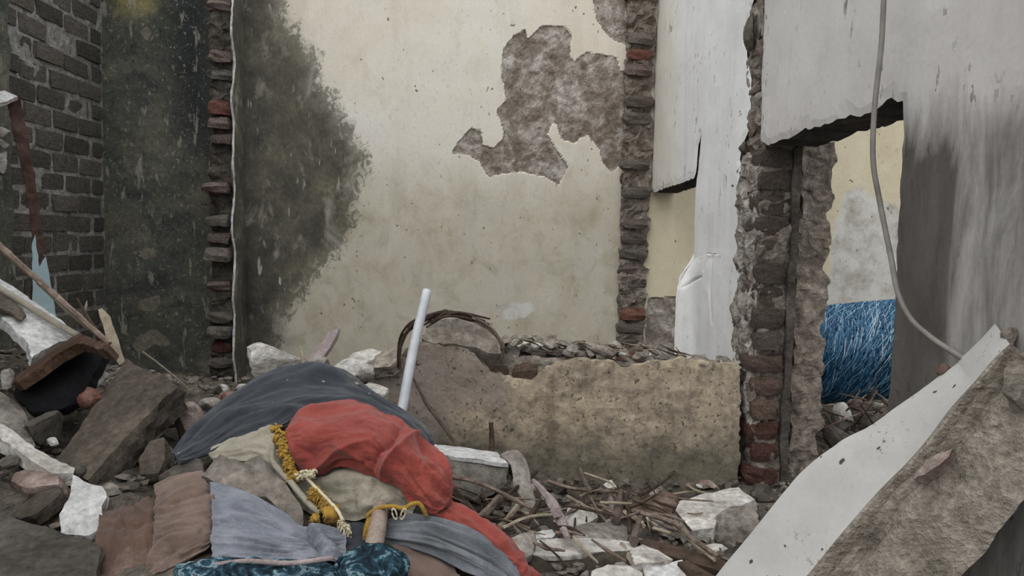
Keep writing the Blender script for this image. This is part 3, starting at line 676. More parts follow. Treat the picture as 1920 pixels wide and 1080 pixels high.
# ------------------------------------------------------------------ big fallen slab on the right
def q3(a): return np.array(tuple(at(*a)))
far = [(1300,1135,1.44),(1345,1080,1.42),(1420,985,1.39),(1500,890,1.37),(1570,832,1.345),(1640,792,1.32),(1720,738,1.29),(1800,680,1.25),(1860,640,1.20),(1905,608,1.165)]
near = [(1450,1150,1.25),(1508,1085,1.24),(1572,1008,1.225),(1645,925,1.21),(1700,870,1.195),(1742,822,1.18),(1780,772,1.165),(1825,720,1.145),(1862,675,1.125),(1893,645,1.11)]
low = [(1720,1185,1.08),(1795,1090,1.06),(1835,1045,1.05),(1878,992,1.035),(1905,960,1.025),(1935,922,1.015),(1960,890,1.01),(1985,850,1.0),(2010,800,.99),(2030,750,.98)]
n = 90; Fa = crom([q3(a) for a in far], n); Ne = crom([q3(a) for a in near], n); Lo = crom([q3(a) for a in low], n)
Fa[:, 0] = np.minimum(Fa[:, 0], AX - .012); Ne[:, 0] = np.minimum(Ne[:, 0], AX - .012); Lo[:, 0] = np.minimum(Lo[:, 0], AX - .012)
def lathe_rows(rows, seed, amp, freq):
    V = []; nn = len(rows)
    for r in rows: V.append(r)
    V = np.stack(V, 1); m = V.shape[1]; V = V.reshape(-1, 3)
    return V, grid_faces(len(rows[0]), m)
t = np.linspace(0, 1, n)
jag = fbm(np.stack([t * 30, t * 0, t * 0], 1), 1, 4, 6)[:, None] * .004 * (1.1 - t)[:, None]
updir = np.array([-.35, .2, .75])
Fa = Fa + jag * updir
m1 = 14; rowsA = [Fa * (1 - s) + Ne * s for s in np.linspace(0, 1, m1)]
V, Fc = lathe_rows(rowsA, 0, 0, 0); nrm = np.cross(Ne[40] - Fa[40], Fa[60] - Fa[40]); nrm /= np.linalg.norm(nrm); nrm = nrm if nrm[2] > 0 else -nrm
V = V + nrm * (fbm(V, 5, 3, 2) * .005)[:, None]; Va = V - nrm * .012
Vp = np.concatenate([V, Va]); k = len(V); gf = grid_faces(n, m1); fs = [tuple(f) for f in gf] + [tuple(f + k)[::-1] for f in gf]
bd = [i * m1 for i in range(n)] + [(n - 1) * m1 + j for j in range(1, m1)] + [i * m1 + m1 - 1 for i in range(n - 2, -1, -1)] + [j for j in range(m1 - 2, 0, -1)]
fs += [(bd[i], bd[(i + 1) % len(bd)], bd[(i + 1) % len(bd)] + k, bd[i] + k) for i in range(len(bd))]
# core: broken face between the plaster edge and the lower edge, closed at the back
m2 = 30; rowsB = [Ne * (1 - s) + Lo * s for s in np.linspace(0, 1, m2)]
bk = np.array([.04, .20, -.08]); rowsC = [Lo + (Fa + np.array([.0, .05, -.16]) - Lo) * s for s in np.linspace(0, 1, 8)][1:]
rowsD = [(Fa + np.array([.0, .05, -.16])) * (1 - s) + (Fa - nrm * .012) * s for s in np.linspace(0, 1, 5)][1:]
rowsE = [Fa * (1 - s) + Ne * s - nrm * .012 for s in np.linspace(0, 1, 5)][1:-1]
allr = rowsB + rowsC + rowsD + rowsE; Vc, _ = lathe_rows(allr, 0, 0, 0); mc = len(allr)
rowi = np.tile(np.arange(mc), n); face = (rowi > 0) & (rowi < m2 + 6)
bn = np.cross(Lo[50] - Ne[50], Ne[60] - Ne[50]); bn /= np.linalg.norm(bn); bn = bn if bn.dot(np.array(EYE) - Ne[50]) > 0 else -bn
s01 = rowi / (m2 - 1.0); prof = np.where(rowi < m2, -.026 * np.exp(-((s01 - .12) / .06) ** 2) + .016 * np.exp(-((s01 - .25) / .03) ** 2) - .008 * np.exp(-((s01 - .33) / .04) ** 2) + .02 * np.sin(np.clip(s01, 0, 1) * np.pi), 0)
Vc = Vc + bn * np.where(face, .013 * fbm(Vc, 20, 5, 8) + .012 * fbm(Vc, 6, 3, 4) + prof, 0)[:, None]
gi = np.arange(n - 1)[:, None]; gj = np.arange(mc)[None, :]; a_ = (gi * mc + gj).ravel(); b_ = (gi * mc + (gj + 1) % mc).ravel()
Fcc = np.stack([a_, a_ + mc, b_ + mc, b_], 1).tolist() + [tuple(range(mc)), tuple((n - 1) * mc + j for j in range(mc))[::-1]]
SLABC = stone('grey broken wall core', '#6c645a', '#958b80', '#aea598', 14, 1., .018, 90, 0., speck='#b3aa9b', spt=.64)
def mat_slabw():
    m = M('scuffed white plaster'); nb = m.noise(4, 5, .6); st = m.noise(9, 5, .7, m.co((1, 1, 1)), .5); f = m.noise(110, 3, .7)
    col = m.ramp(nb, [(.3, C('#aaa7a3')), (.55, C('#b6b4b1')), (.75, C('#bfbdbb'))])
    col = m.mix(m.mr(st, .55, .72, 0, .35), col, C('#a39d96'))
    cl = m.noise(5, 3, .6); sk = m.ma('MULTIPLY', m.mr(m.noise(75, 3, .7), .60, .64), m.mr(cl, .52, .62)); col = m.mix(m.ma('MULTIPLY', sk, .75), col, C('#4f4a45'))
    col = m.mix(m.mr(m.noise(40, 2, .5), .72, .74, 0, .9), col, C('#2e2a27'))
    return m.fin(m.mix(1., col, m.mr(f, .2, .8, .93, 1.06), 'MULTIPLY'), .9, m.ma('SUBTRACT', nb, sk), .3, .004)
SLABW = mat_slabw()
sl = mesh('fallen_panel', Vc, Fcc, SLABC, None, False, 'base'); tag(sl, 'large fallen wall slab with a white plastered face leaning on the streaked wall', 'wall slab')
mesh('plaster_face', Vp, fs, SLABW, sl)['label'] = 'white plaster face'
rockpx('mortar_lump', 1868, 672, 1960, 800, 1.03, MORT, .6, 5, parent=sl, sub=4, rough=.08)
slab('brick', [(1708,897),(1716,882),(1735,862),(1760,848),(1784,840),(1778,856),(1752,876),(1730,890)], ((1708,897,1.13),(1784,840,1.105),(1730,890,1.118)), .03, BRICKP, sl, seed=9, step=.008, jit=.002, rough=.004)
rockpx('mortar_edge', 1876, 612, 1912, 660, 1.13, MORT, .6, 12, parent=sl, sub=3)

# ------------------------------------------------------------------ cloth heap
dc = sheet('dark_cloth', [
    [(330,868,1.62),(326,856,1.64),(330,858,1.62),(333,864,1.60),(338,872,1.58)],
    [(385,815,1.80),(370,800,1.74),(374,820,1.70),(380,840,1.66),(388,856,1.64)],
    [(440,770,1.95),(428,752,1.88),(434,775,1.81),(440,802,1.75),(446,829,1.70)],
    [(505,730,2.02),(498,708,1.95),(502,740,1.86),(508,775,1.78),(516,803,1.72)],
    [(560,720,2.04),(555,697,1.98),(556,725,1.88),(558,755,1.80),(562,786,1.74)],
    [(605,712,2.05),(602,689,1.99),(606,720,1.88),(612,752,1.80),(620,780,1.74)],
    [(670,735,2.02),(650,704,1.97),(655,730,1.88),(660,755,1.80),(664,780,1.74)],
    [(715,760,1.99),(705,741,1.93),(704,757,1.86),(704,772,1.80),(704,792,1.74)],
    [(770,790,1.93),(766,775,1.87),(758,786,1.82),(752,798,1.77),(748,812,1.72)],
    [(808,822,1.86),(803,810,1.82),(798,822,1.79),(792,832,1.75),(784,842,1.70)],
    [(804,842,1.84),(803,836,1.80),(799,842,1.77),(794,846,1.74),(786,850,1.70)]],
    C_DARK, None, 150, 70, [(.008, 3, 5), (.005, 7, 14)],
    [((.08, .35), (.42, .95), .018, .05), ((.1, .6), (.38, .75), -.012, .03), ((.3, .2), (.62, .45), .012, .06), ((.42, .55), (.7, .35), -.014, .05), ((.55, .75), (.95, .55), .02, .09), ((.6, .98), (.92, .85), -.016, .05), ((.15, .1), (.45, .25), .008, .03)], .006, .004, 4)
tag(dc, 'charcoal cloth arched over the heap behind the red cloth', 'cloth')
rc = sheet('red_cloth', [
    [(560,800,1.74),(546,806,1.66),(538,816,1.62),(545,832,1.60),(552,846,1.60)],
    [(568,772,1.75),(554,795,1.64),(552,820,1.585),(556,850,1.57),(568,880,1.585)],
    [(592,764,1.74),(590,785,1.63),(590,815,1.56),(594,850,1.545),(606,890,1.565)],
    [(650,758,1.73),(645,780,1.62),(640,808,1.55),(638,838,1.53),(636,872,1.55)],
    [(690,763,1.72),(690,785,1.62),(688,815,1.55),(688,848,1.525),(690,884,1.54)],
    [(722,780,1.70),(724,800,1.61),(722,835,1.54),(722,865,1.52),(724,902,1.525)],
    [(750,786,1.69),(760,815,1.60),(757,850,1.53),(756,885,1.505),(756,920,1.51)],
    [(780,818,1.67),(793,845,1.59),(790,878,1.52),(784,912,1.49),(778,944,1.49)],
    [(816,846,1.64),(824,872,1.57),(820,902,1.51),(812,932,1.48),(804,960,1.475)],
    [(832,880,1.60),(838,905,1.55),(836,926,1.51),(830,945,1.485),(820,962,1.475)],
    [(842,915,1.57),(845,926,1.54),(845,936,1.51),(842,946,1.49),(836,954,1.48)]],
    C_RED, None, 170, 90, [(.008, 4, 3), (.005, 9, 6), (.002, 22, 15)],
    [((.12, .95), (.4, .62), .018, .035), ((.2, .98), (.42, .8), -.016, .03), ((.28, .7), (.5, .95), .014, .03), ((.48, .98), (.66, .1), .028, .035), ((.44, .9), (.60, .1), -.022, .03), ((.66, .5), (.95, .55), .012, .04), ((.6, .65), (.85, .9), -.010, .03), ((.72, .1), (.95, .35), .010, .04), ((.05, .2), (.35, .12), .012, .05), ((.1, .55), (.2, .9), -.01, .03), ((.08, .35), (.12, .8), .012, .025)], .004, .003, 14)
tag(rc, 'faded red cloth bunched on top of the rag heap', 'cloth')
tl = sheet('trailing_end', [
    [(838,935,1.56),(826,948,1.51),(815,955,1.49),(806,962,1.48)],
    [(862,952,1.56),(852,958,1.50),(842,966,1.48),(830,975,1.47)],
    [(905,975,1.54),(895,985,1.48),(885,995,1.46),(868,1000,1.455)],
    [(943,1003,1.52),(934,1016,1.46),(922,1026,1.44),(908,1030,1.44)],
    [(972,1033,1.50),(964,1046,1.45),(950,1056,1.43),(936,1058,1.43)],
    [(992,1056,1.48),(986,1068,1.44),(972,1080,1.42),(954,1084,1.42)],
    [(1010,1082,1.46),(1004,1096,1.42),(990,1108,1.40),(966,1112,1.40)]],
    C_RED, rc, 90, 36, [(.006, 5, 3), (.003, 12, 6)], [((.1, .2), (.8, .35), .012, .08), ((.2, .6), (.9, .7), -.008, .06)], .004, .003, 20)
cr = sheet('cream_cloth', [
    [(398,845,1.66),(392,852,1.64),(396,860,1.62),(402,866,1.61)],
    [(436,822,1.72),(432,838,1.66),(436,852,1.63),(440,868,1.61)],
    [(486,803,1.72),(482,825,1.66),(484,845,1.62),(486,868,1.60)],
    [(514,800,1.70),(520,835,1.64),(518,862,1.60),(520,895,1.58)],
    [(550,860,1.64),(556,890,1.60),(552,915,1.57),(556,945,1.55)],
    [(600,868,1.62),(604,895,1.58),(602,925,1.55),(602,972,1.52)],
    [(640,862,1.62),(648,895,1.555),(646,925,1.53),(646,975,1.51)],
    [(690,870,1.60),(698,900,1.54),(694,930,1.515),(690,972,1.50)],
    [(735,895,1.58),(746,918,1.53),(738,935,1.51),(734,955,1.50)],
    [(775,925,1.55),(782,942,1.52),(776,955,1.50),(772,972,1.49)]],
    C_CREAM, None, 130, 60, [(.007, 5, 3), (.004, 12, 6)], [((.55, .5), (.72, .3), .02, .09), ((.3, .2), (.55, .9), .012, .03), ((.33, .15), (.58, .85), -.012, .02), ((.72, .9), (.9, .6), .012, .05)], .005, .004, 30)
tag(cr, 'cream satin cloth with golden fringe under the red cloth', 'cloth')
tube('piping', [at(*q) for q in ((512,830,1.585),(512,864,1.57),(530,888,1.555),(545,903,1.545),(560,922,1.53),(580,945,1.515),(600,962,1.50))], .0065, C_CREAM, cr, 8, 40, .05)
tube('piping', [at(*q) for q in ((688,968,1.47),(700,958,1.465),(718,951,1.46),(738,950,1.46),(758,953,1.46),(772,945,1.46),(786,944,1.465),(794,955,1.465),(800,968,1.465))], .0045, C_GOLD, cr, 8, 40, .05)
def frill(name, pts, wd, cnt, mat, parent, seed, rr=.0028, drop_=.02):
    rng = random.Random(seed); P = crom([tuple(at(*q)) for q in pts], 60); parts = []
    for k in range(cnt):
        b = P[rng.randrange(60)]; e = b + np.array((rng.uniform(-wd, wd), rng.uniform(-.012, .004), rng.uniform(-wd - drop_, wd * .4)))
        md = (b + e) / 2 + np.array((rng.uniform(-.006, .006), -.008, rng.uniform(-.004, .008)))
        parts.append(tube_geo(crom([b, md, e], 5), rr * rng.uniform(.7, 1.3), 4, k))
    V, Fc = join(parts); o = mesh(name, np.array(V), Fc, mat, parent, True); o['kind'] = 'stuff'; return o
frill('fringe', [(518,798,1.60),(530,815,1.585),(536,840,1.575),(543,862,1.565),(548,885,1.56),(556,892,1.555)], .013, 220, C_GOLD, cr, 1)
frill('fringe', [(588,912,1.53),(600,925,1.52),(618,945,1.50),(625,962,1.49)], .014, 200, C_GOLD, cr, 2)
sheet('ribbon', [[(600,955,1.49),(606,966,1.475),(612,978,1.48)],[(618,950,1.485),(622,965,1.465),(618,984,1.475)],[(634,945,1.49),(638,965,1.475),(632,982,1.48)]], C_GOLD, cr, 20, 20, [(.006, 3, 3)], (), .003, .002, 4)
sheet('ribbon', [[(584,966,1.485),(580,978,1.48),(590,986,1.485)],[(598,960,1.475),(598,974,1.465),(602,986,1.475)]], C_GOLD, cr, 14, 14, [(.005, 3, 3)], (), .003, .002, 5)
sheet('ribbon', [[(690,968,1.46),(682,990,1.455),(680,1010,1.45)],[(698,968,1.455),(692,992,1.45),(687,1014,1.448)]], C_GOLD, cr, 10, 20, [(.003, 3, 3)], (), .003, .002, 6)
frill('tassel', [(642,976,1.465),(646,980,1.46),(652,984,1.46)], .010, 60, THREAD, cr, 3, .0016, .028)
tube('cord', [at(*q) for q in ((574,895,1.54),(590,912,1.52),(612,934,1.50),(632,956,1.475),(644,978,1.465))], .0035, THREAD, cr, 6, 24, .2)
frill('knot', [(562,890,1.55),(576,886,1.54),(590,884,1.54)], .010, 60, THREAD, cr, 5, .0026, .004)
for x, tl_ in ((740, .25), (756, -.3)):
    c = at(x, 963, 1.452); pts = [c + Vector((.0042 * math.sin(a) + tl_ * (.011 * math.cos(a)) * -1, -.002, .011 * math.cos(a))) for a in np.linspace(0, 2 * math.pi, 15)]
    tube('loop', pts, .0017, THREAD, cr, 6)
tc_ = slab('cement_plate', [(378,889),(395,870),(413,849),(435,860),(456,866),(470,856),(487,851),(503,864),(518,878),(530,895),(541,913),(556,935),(568,956),(569,975),(567,990),(553,987),(538,968),(522,952),(510,938),(498,928),(482,930),(467,932),(440,922),(417,913)],
    ((378,889,1.53),(487,851,1.60),(560,985,1.46)), .026, RUBP, seed=3, step=.012, jit=.002)
tag(tc_, 'flat broken cement slab lying on the grey cloth', 'slab')
gc = sheet('grey_cloth', [
    [(393,905,1.50),(396,940,1.45),(397,975,1.40),(400,1015,1.36),(402,1056,1.32)],
    [(428,915,1.50),(430,948,1.44),(432,980,1.39),(434,1018,1.35),(436,1058,1.31)],
    [(471,932,1.49),(474,962,1.43),(476,992,1.38),(480,1024,1.345),(484,1060,1.31)],
    [(518,960,1.47),(522,985,1.42),(526,1008,1.38),(530,1034,1.35),(534,1060,1.32)],
    [(566,990,1.46),(572,1006,1.42),(576,1022,1.39),(580,1038,1.37),(586,1060,1.33)],
    [(600,985,1.46),(606,1008,1.42),(612,1028,1.39),(618,1042,1.37),(624,1060,1.34)],
    [(640,1000,1.47),(642,1015,1.44),(644,1030,1.41),(646,1045,1.38),(650,1060,1.36)]],
    C_GREY, None, 110, 90, [(.010, 1.5, 5), (.006, 2.5, 13), (.002, 8, 30)], [((.05, .5), (.5, .3), .007, .04), ((.1, .75), (.7, .65), .007, .04), ((.2, .3), (.6, .45), -.006, .03), ((.3, .85), (.8, .8), -.006, .03), ((.75, .1), (.85, .9), .02, .05), ((.68, .1), (.74, .9), -.016, .03)], .004, .005, 41)
tag(gc, 'pale grey cotton cloth under the broken cement slab', 'cloth')
tp = sheet('taupe_cloth', [
    [(292,912,1.56),(294,945,1.50),(292,985,1.44),(286,1030,1.38),(270,1080,1.33)],
    [(312,902,1.57),(316,935,1.49),(316,980,1.43),(312,1025,1.37),(298,1078,1.32)],
    [(340,892,1.57),(346,928,1.48),(346,975,1.42),(342,1018,1.36),(330,1066,1.32)],
    [(372,886,1.57),(380,922,1.48),(382,970,1.42),(376,1010,1.37),(362,1048,1.33)],
    [(390,893,1.56),(397,925,1.49),(399,968,1.43),(398,1005,1.39),(392,1030,1.36)]],
    C_TAUPE, None, 80, 100, [(.007, 1.2, 6), (.004, 2, 15)], [((.2, .3), (.95, .18), .010, .03), ((.25, .36), (.95, .25), -.009, .025), ((.15, .6), (.8, .5), .007, .05), ((.1, .75), (.7, .7), .008, .04), ((.2, .9), (.6, .82), -.008, .04)], .004, .003, 51)
tag(tp, 'taupe cloth hanging in folds beside the pale grey cloth', 'cloth')
bc = sheet('brown_cloth', [
    [(188,962,1.52),(186,985,1.46),(180,1020,1.40),(170,1090,1.34)],
    [(216,958,1.53),(216,982,1.46),(212,1020,1.40),(205,1090,1.34)],
    [(244,952,1.54),(246,980,1.47),(246,1020,1.41),(242,1090,1.34)],
    [(272,938,1.55),(278,970,1.48),(280,1015,1.42),(280,1090,1.35)],
    [(304,936,1.57),(308,965,1.50),(310,1010,1.44),(312,1088,1.37)]],
    C_BROWN, None, 70, 70, [(.007, 4, 1.5), (.003, 8, 4)], [((.25, .02), (.4, .5), .012, .03), ((.6, .05), (.78, .4), .012, .03), ((.1, .4), (.9, .45), -.008, .05)], .004, .003, 61)
tag(bc, 'rust brown cloth beside the white stone', 'cloth')
sc_ = sheet('slate_cloth', [
    [(722,975,1.49),(716,990,1.465),(714,1004,1.445),(718,1014,1.44)],
    [(760,970,1.49),(758,988,1.455),(760,1008,1.43),(768,1022,1.43)],
    [(805,970,1.48),(806,992,1.44),(812,1016,1.415),(820,1040,1.41)],
    [(855,982,1.46),(856,1008,1.42),(860,1035,1.40),(866,1066,1.39)],
    [(900,1005,1.45),(902,1030,1.41),(906,1058,1.385),(908,1088,1.37)],
    [(935,1035,1.44),(940,1058,1.40),(944,1080,1.38),(946,1110,1.36)],
    [(965,1068,1.43),(972,1088,1.39),(976,1110,1.37),(978,1130,1.35)]],
    C_SLATE, None, 120, 60, [(.006, 2, 8), (.003, 4, 16)], [((.05, .35), (.95, .3), .014, .05), ((.05, .5), (.9, .52), -.014, .04), ((.1, .72), (.95, .75), .012, .05), ((.3, .12), (.6, .25), -.010, .05), ((.2, .95), (.9, .95), .010, .04)], .004, .003, 71)
tag(sc_, 'slate grey cloth twisted under the red trailing end', 'cloth')
ub = sheet('dark_brown_cloth', [
    [(690,1005,1.46),(700,1040,1.40),(710,1100,1.33)],[(740,1010,1.46),(752,1040,1.40),(770,1100,1.33)],[(790,1022,1.46),(806,1050,1.40),(830,1105,1.33)],[(835,1050,1.44),(856,1075,1.38),(890,1120,1.32)]],
    C_TAUPE, None, 40, 30, [(.004, 4, 4)], (), .004, .002, 77)
tag(ub, 'brown cloth spread below the slate grey cloth', 'cloth')
bd_ = sheet('dark_cloth_scrap', [
    [(612,985,1.50),(616,1010,1.45),(622,1045,1.40)],[(650,978,1.50),(654,1010,1.45),(656,1040,1.41)],[(695,985,1.51),(694,1008,1.47),(690,1035,1.43)]],
    C_DARK, None, 30, 30, [(.004, 3, 4)], (), .004, .002, 79)
tag(bd_, 'dark cloth scrap behind the wooden stick', 'cloth')
rg = sheet('patterned_rag', [
    [(330,1062,1.31),(326,1085,1.27),(322,1115,1.23)],[(380,1050,1.31),(384,1075,1.26),(386,1110,1.22)],[(430,1046,1.31),(434,1072,1.26),(438,1108,1.22)],[(500,1052,1.31),(505,1076,1.26),(508,1110,1.22)],[(570,1056,1.31),(574,1078,1.27),(578,1110,1.22)],[(625,1064,1.31),(628,1085,1.27),(632,1112,1.23)]],
    C_RAG, None, 60, 30, [(.006, 7, 3), (.003, 14, 8)], (), .004, .003, 81)
tag(rg, 'dark blue patterned rag crumpled below the pale grey cloth', 'cloth')
tube('thin_rod', [at(*q) for q in ((385,1062,1.285),(460,1052,1.28),(540,1056,1.275),(625,1046,1.28))], .0045, W4, None, 8, 24)
tag(bpy.data.objects['thin_rod'], 'thin purplish rod lying over the patterned rag', 'rod')
# wooden stick and the blue bundle tied on its end
st = tube('wooden_stick', [at(*q) for q in ((714,950,1.50),(709,985,1.43),(703,1015,1.385),(698,1050,1.33))], [.0165, .0165, .018, .018], wood('smooth grey brown wood', '#7a6c62', '#94867b'), None, 14, 24, .02)
tag(st, 'smooth wooden stick poking out of the cream cloth', 'stick')
V, Fc = rock_geo((1, 1, 1), 4, 4, 3, .03, .8, .95); c = at(697, 1082, 1.30); Vb = V * np.array((.062, .058, .055)); Vb += V * (np.abs(fbm(V * np.array([1, 1, .5]), 4, 3, 5))[:, None] * .016)
bb = mesh('blue_bundle', Vb + np.array(tuple(c)), Fc, C_RAG, None, True, 'base'); tag(bb, 'round blue cloth bundle wrapped on the wooden stick end', 'bundle')
tube('tie', [c + Vector((.063 * math.cos(a), .06 * math.sin(a), .02 + .006 * math.sin(3 * a))) for a in np.linspace(0, 2 * math.pi, 30)], .004, C_RAG, bb, 6)

# ------------------------------------------------------------------ left pile of slabs
bl = slab('concrete_block', [(105,860),(125,832),(180,750),(210,708),(236,670),(258,684),(272,692),(289,701),(303,697),(318,712),(331,724),(303,746),(276,775),(248,804),(200,857),(180,880),(163,898),(135,880)],
    ((105,860,1.68),(236,670,2.0),(165,897,1.60)), .075, RUBB, seed=5, step=.016, jit=.002, taper=.0)
tag(bl, 'big brown cement block leaning on the rubble pile', 'block')
W_ = slab('plastered_fragment', [(-60,480),(0,521),(40,545),(80,575),(120,603),(152,626),(135,632),(105,642),(60,668),(52,640),(25,615),(0,590),(-60,545)], ((0,521,2.25),(152,626,2.10),(0,590,2.05)), .03, PLW, seed=8, step=.014, jit=.003)
tag(W_, 'white plastered wall slab sloping down the left pile', 'wall slab')
tube('bead', [at(*q) for q in ((-60,505,2.16),(0,541,2.14),(50,572,2.11),(100,603,2.08),(148,630,2.05))], .009, C_CREAM, W_, 8, 30)
slab('render_patch', [(-30,560),(0,545),(20,556),(40,575),(50,592),(40,600),(20,585),(0,578),(-30,590)], ((0,545,2.14),(50,592,2.06),(0,578,2.04)), .006, RUBB, W_, seed=10, step=.01, jit=.003)
D_ = slab('tarred_fragment', [(24,742),(29,712),(60,692),(100,662),(145,637),(170,645),(198,651),(186,680),(168,712),(150,740),(118,764),(60,772)], ((24,742,1.86),(145,637,1.98),(150,740,1.84)), .03, BLACK, seed=12, step=.014, jit=.002)
tag(D_, 'broken slab with a tarred black face and red brick edge', 'slab')
slab('brick_edge', [(22,715),(50,690),(95,655),(118,640),(145,624),(170,632),(203,645),(199,655),(170,648),(145,640),(100,665),(60,694),(29,715)], ((22,715,1.86),(145,624,1.97),(100,665,1.85)), .03, stone('orange brown brick edge', '#33271f', '#4b392e', '#604c40', 14, .9, .01, var=.1), D_, seed=13, step=.012, jit=.003)
def sl_(name, px, pl, th, mat, seed, lab, cat='chunk', group=None, **k):
    o = slab(name, px, pl, th, mat, seed=seed, step=.012, jit=.002, **k); tag(o, lab, cat, group); return o
sl_('cement_fragment', [(-40,715),(0,732),(25,748),(45,765),(56,795),(67,836),(40,822),(0,792),(-40,770)], ((0,732,1.85),(67,836,1.72),(0,792,1.74)), .03, RUB, 21, 'smooth grey cement slab under the black slab', 'slab')
sl_('cement_fragment', [(-40,770),(0,788),(35,812),(66,838),(105,858),(141,876),(138,884),(100,884),(60,862),(30,838),(0,818),(-40,800)], ((0,788,1.72),(141,876,1.60),(0,818,1.66)), .035, RUBL, 22, 'long pale cement slab with a pointed end', 'slab')
sl_('brick_piece', [(18,900),(28,884),(45,879),(72,880),(106,888),(109,905),(75,908),(48,912)], ((18,900,1.58),(106,888,1.57),(48,912,1.55)), .05, BRICKP, 23, 'flat broken brick under the long pale slab', 'brick')
sl_('cement_fragment', [(18,962),(45,940),(75,918),(104,905),(114,922),(90,945),(60,965),(35,972)], ((18,962,1.50),(104,905,1.56),(60,965,1.48)), .03, RUBB, 24, 'dark cement slab lying beside the white stone', 'slab')
sl_('cement_fragment', [(-40,985),(0,962),(40,972),(90,985),(150,1005),(190,1020),(180,1085),(-40,1100)], ((0,962,1.46),(190,1020,1.38),(0,1090,1.26)), .04, RUBD, 25, 'dark cement slab below the white stone', 'slab')
sl_('plaster_stone', [(135,888),(146,893),(168,906),(190,909),(200,930),(190,947),(192,970),(184,992),(165,1002),(112,1000),(110,962),(128,932)], ((135,888,1.56),(200,930,1.52),(130,990,1.46)), .05, PLW, 26, 'white plaster stone beside the rust brown cloth', 'stone')
sl_('brick_piece', [(260,856),(279,825),(306,817),(308,857),(296,886),(260,888)], ((260,856,1.70),(306,817,1.74),(262,888,1.66)), .07, RUBB, 27, 'small upright block under the big brown cement block', 'block')
o = rockpx('stone', 55, 766, 120, 836, 1.78, RUBD, 1, 41, sub=3); tag(o, 'dark angular stone behind the long pale slab', 'stone')
o = rockpx('brick_piece', 312, 752, 386, 832, 1.92, BRICKP, .8, 43, ang=(0, .6, .4), sub=3); tag(o, 'pinkish broken brick beside the charcoal cloth', 'brick')
o = rockpx('stone', 300, 856, 388, 926, 1.60, RUBD, .8, 44, sub=4, cuts=5); tag(o, 'dark rounded stone above the taupe cloth', 'stone')
o = rockpx('stone', 372, 744, 414, 778, 2.05, RUB, 1, 45, sub=3); tag(o, 'black and white speckled stone behind the pinkish brick', 'stone')
o = rockpx('brick_piece', 411, 734, 450, 764, 2.1, BRICK, 1, 46, sub=3); tag(o, 'small red brick bit at the foot of the brick stub', 'brick')
o = rockpx('stone', 445, 718, 482, 740, 2.2, RUBL, 1, 47, sub=3); tag(o, 'flat pale stone against the charcoal cloth edge', 'stone')
o = rockpx('stone', 446, 641, 566, 716, 2.35, RUBL, .8, 48, ang=(.3, .2, .2), sub=4, cuts=7, rough=.06); tag(o, 'large round whitish stone on the heap by the mouldy wall', 'stone')
o = rockpx('stone', 573, 666, 630, 708, 2.25, RUB, .9, 49, sub=3, rough=.04); tag(o, 'smooth brownish stone beside the whitish stone', 'stone')
o = rockpx('stone', 626, 672, 710, 715, 2.2, RUBL, .8, 50, ang=(0, .2, .3), sub=4); tag(o, 'long greyish stone at the end of the low wall', 'stone')
sl_('mortar_plate', [(640,676),(662,660),(695,652),(716,656),(706,668),(680,680)], ((640,676,2.3),(716,656,2.34),(680,680,2.26)), .03, RUBL, 51, 'thin grey mortar plate on the low wall end', 'slab')
sl_('mortar_plate', [(690,690),(700,668),(725,655),(752,648),(748,668),(730,684)], ((690,690,2.25),(752,648,2.3),(730,684,2.22)), .04, MORT, 52, 'rough mortar plate against the low wall end', 'slab')
sl_('mortar_plate', [(676,726),(690,714),(712,718),(728,726),(722,738),(700,734)], ((676,726,2.1),(728,726,2.12),(700,734,2.06)), .03, RUBL, 53, 'white plaster flake behind the charcoal cloth', 'slab')
for k, (a, b, c_, d, Y, m) in enumerate(((150,690,205,730,1.95,RUBL),(140,725,195,765,1.86,BRICK),(86,820,112,840,1.72,RUBL),(190,905,238,935,1.60,RUB),(232,925,285,960,1.6,RUBD),(0,690,26,730,1.95,RUB),(0,850,40,880,1.62,BRICKD),(200,900,260,925,1.62,RUBD),(405,720,432,742,2.3,RUBL),(388,738,410,752,2.2,RUB),(648,700,672,716,2.15,RUBL),(118,868,160,900,1.62,RUBD))):
    o = rockpx('rubble_chunk', a, b, c_, d, Y, m, .9, 90 + k, sub=3); tag(o, ['pale stone between the black slab and the big block', 'red brick bit between the black slab and the big block', 'small pale pebble behind the long pale slab', 'grey stone beside the white plaster stone', 'dark stone above the rust brown cloth', 'grey stone beside the black slab', 'sooty brick bit under the long pale slab', 'dark flat stone under the big brown block', 'pale stone at the foot of the brick stub', 'grey stone beside the small red brick bit', 'pale pebble behind the charcoal cloth', 'dark stone at the tip of the long pale slab'][k], 'chunk', 'small chunks wedged in the left pile')
# strips, boards and splinters on the left
def strip(name, px, Y, th, mat, lab, cat, seed=0):
    o = slab(name, px, tuple((a, b, y) for (a, b), y in Y), th, mat, seed=seed, step=.02, jit=.0015); tag(o, lab, cat); return o
strip('rusty_strip', [(13,187),(38,182),(46,220),(54,262),(66,340),(76,405),(83,462),(80,488),(72,505),(70,560),(66,690),(50,690),(56,560),(62,478),(58,410),(46,340),(30,268)], (((13,187),2.90),((38,182),2.93),((66,502),2.70)), .012, RUST, 'rusty brown strip leaning on the bare brick wall', 'strip')
strip('white_board', [(-40,178),(8,168),(33,180),(14,188),(-40,200)], (((-40,178),2.80),((33,180),2.89),((-40,200),2.76)), .02, PLW, 'white board end touching the top of the rusty strip', 'board')
strip('glass_shard', [(60,455),(66,440),(74,500),(86,480),(98,545),(118,690),(62,690)], (((60,455),2.66),((98,545),2.62),((62,640),2.52)), .006, GLASS, 'pale blue glass shard behind the rusty strip', 'glass shard')
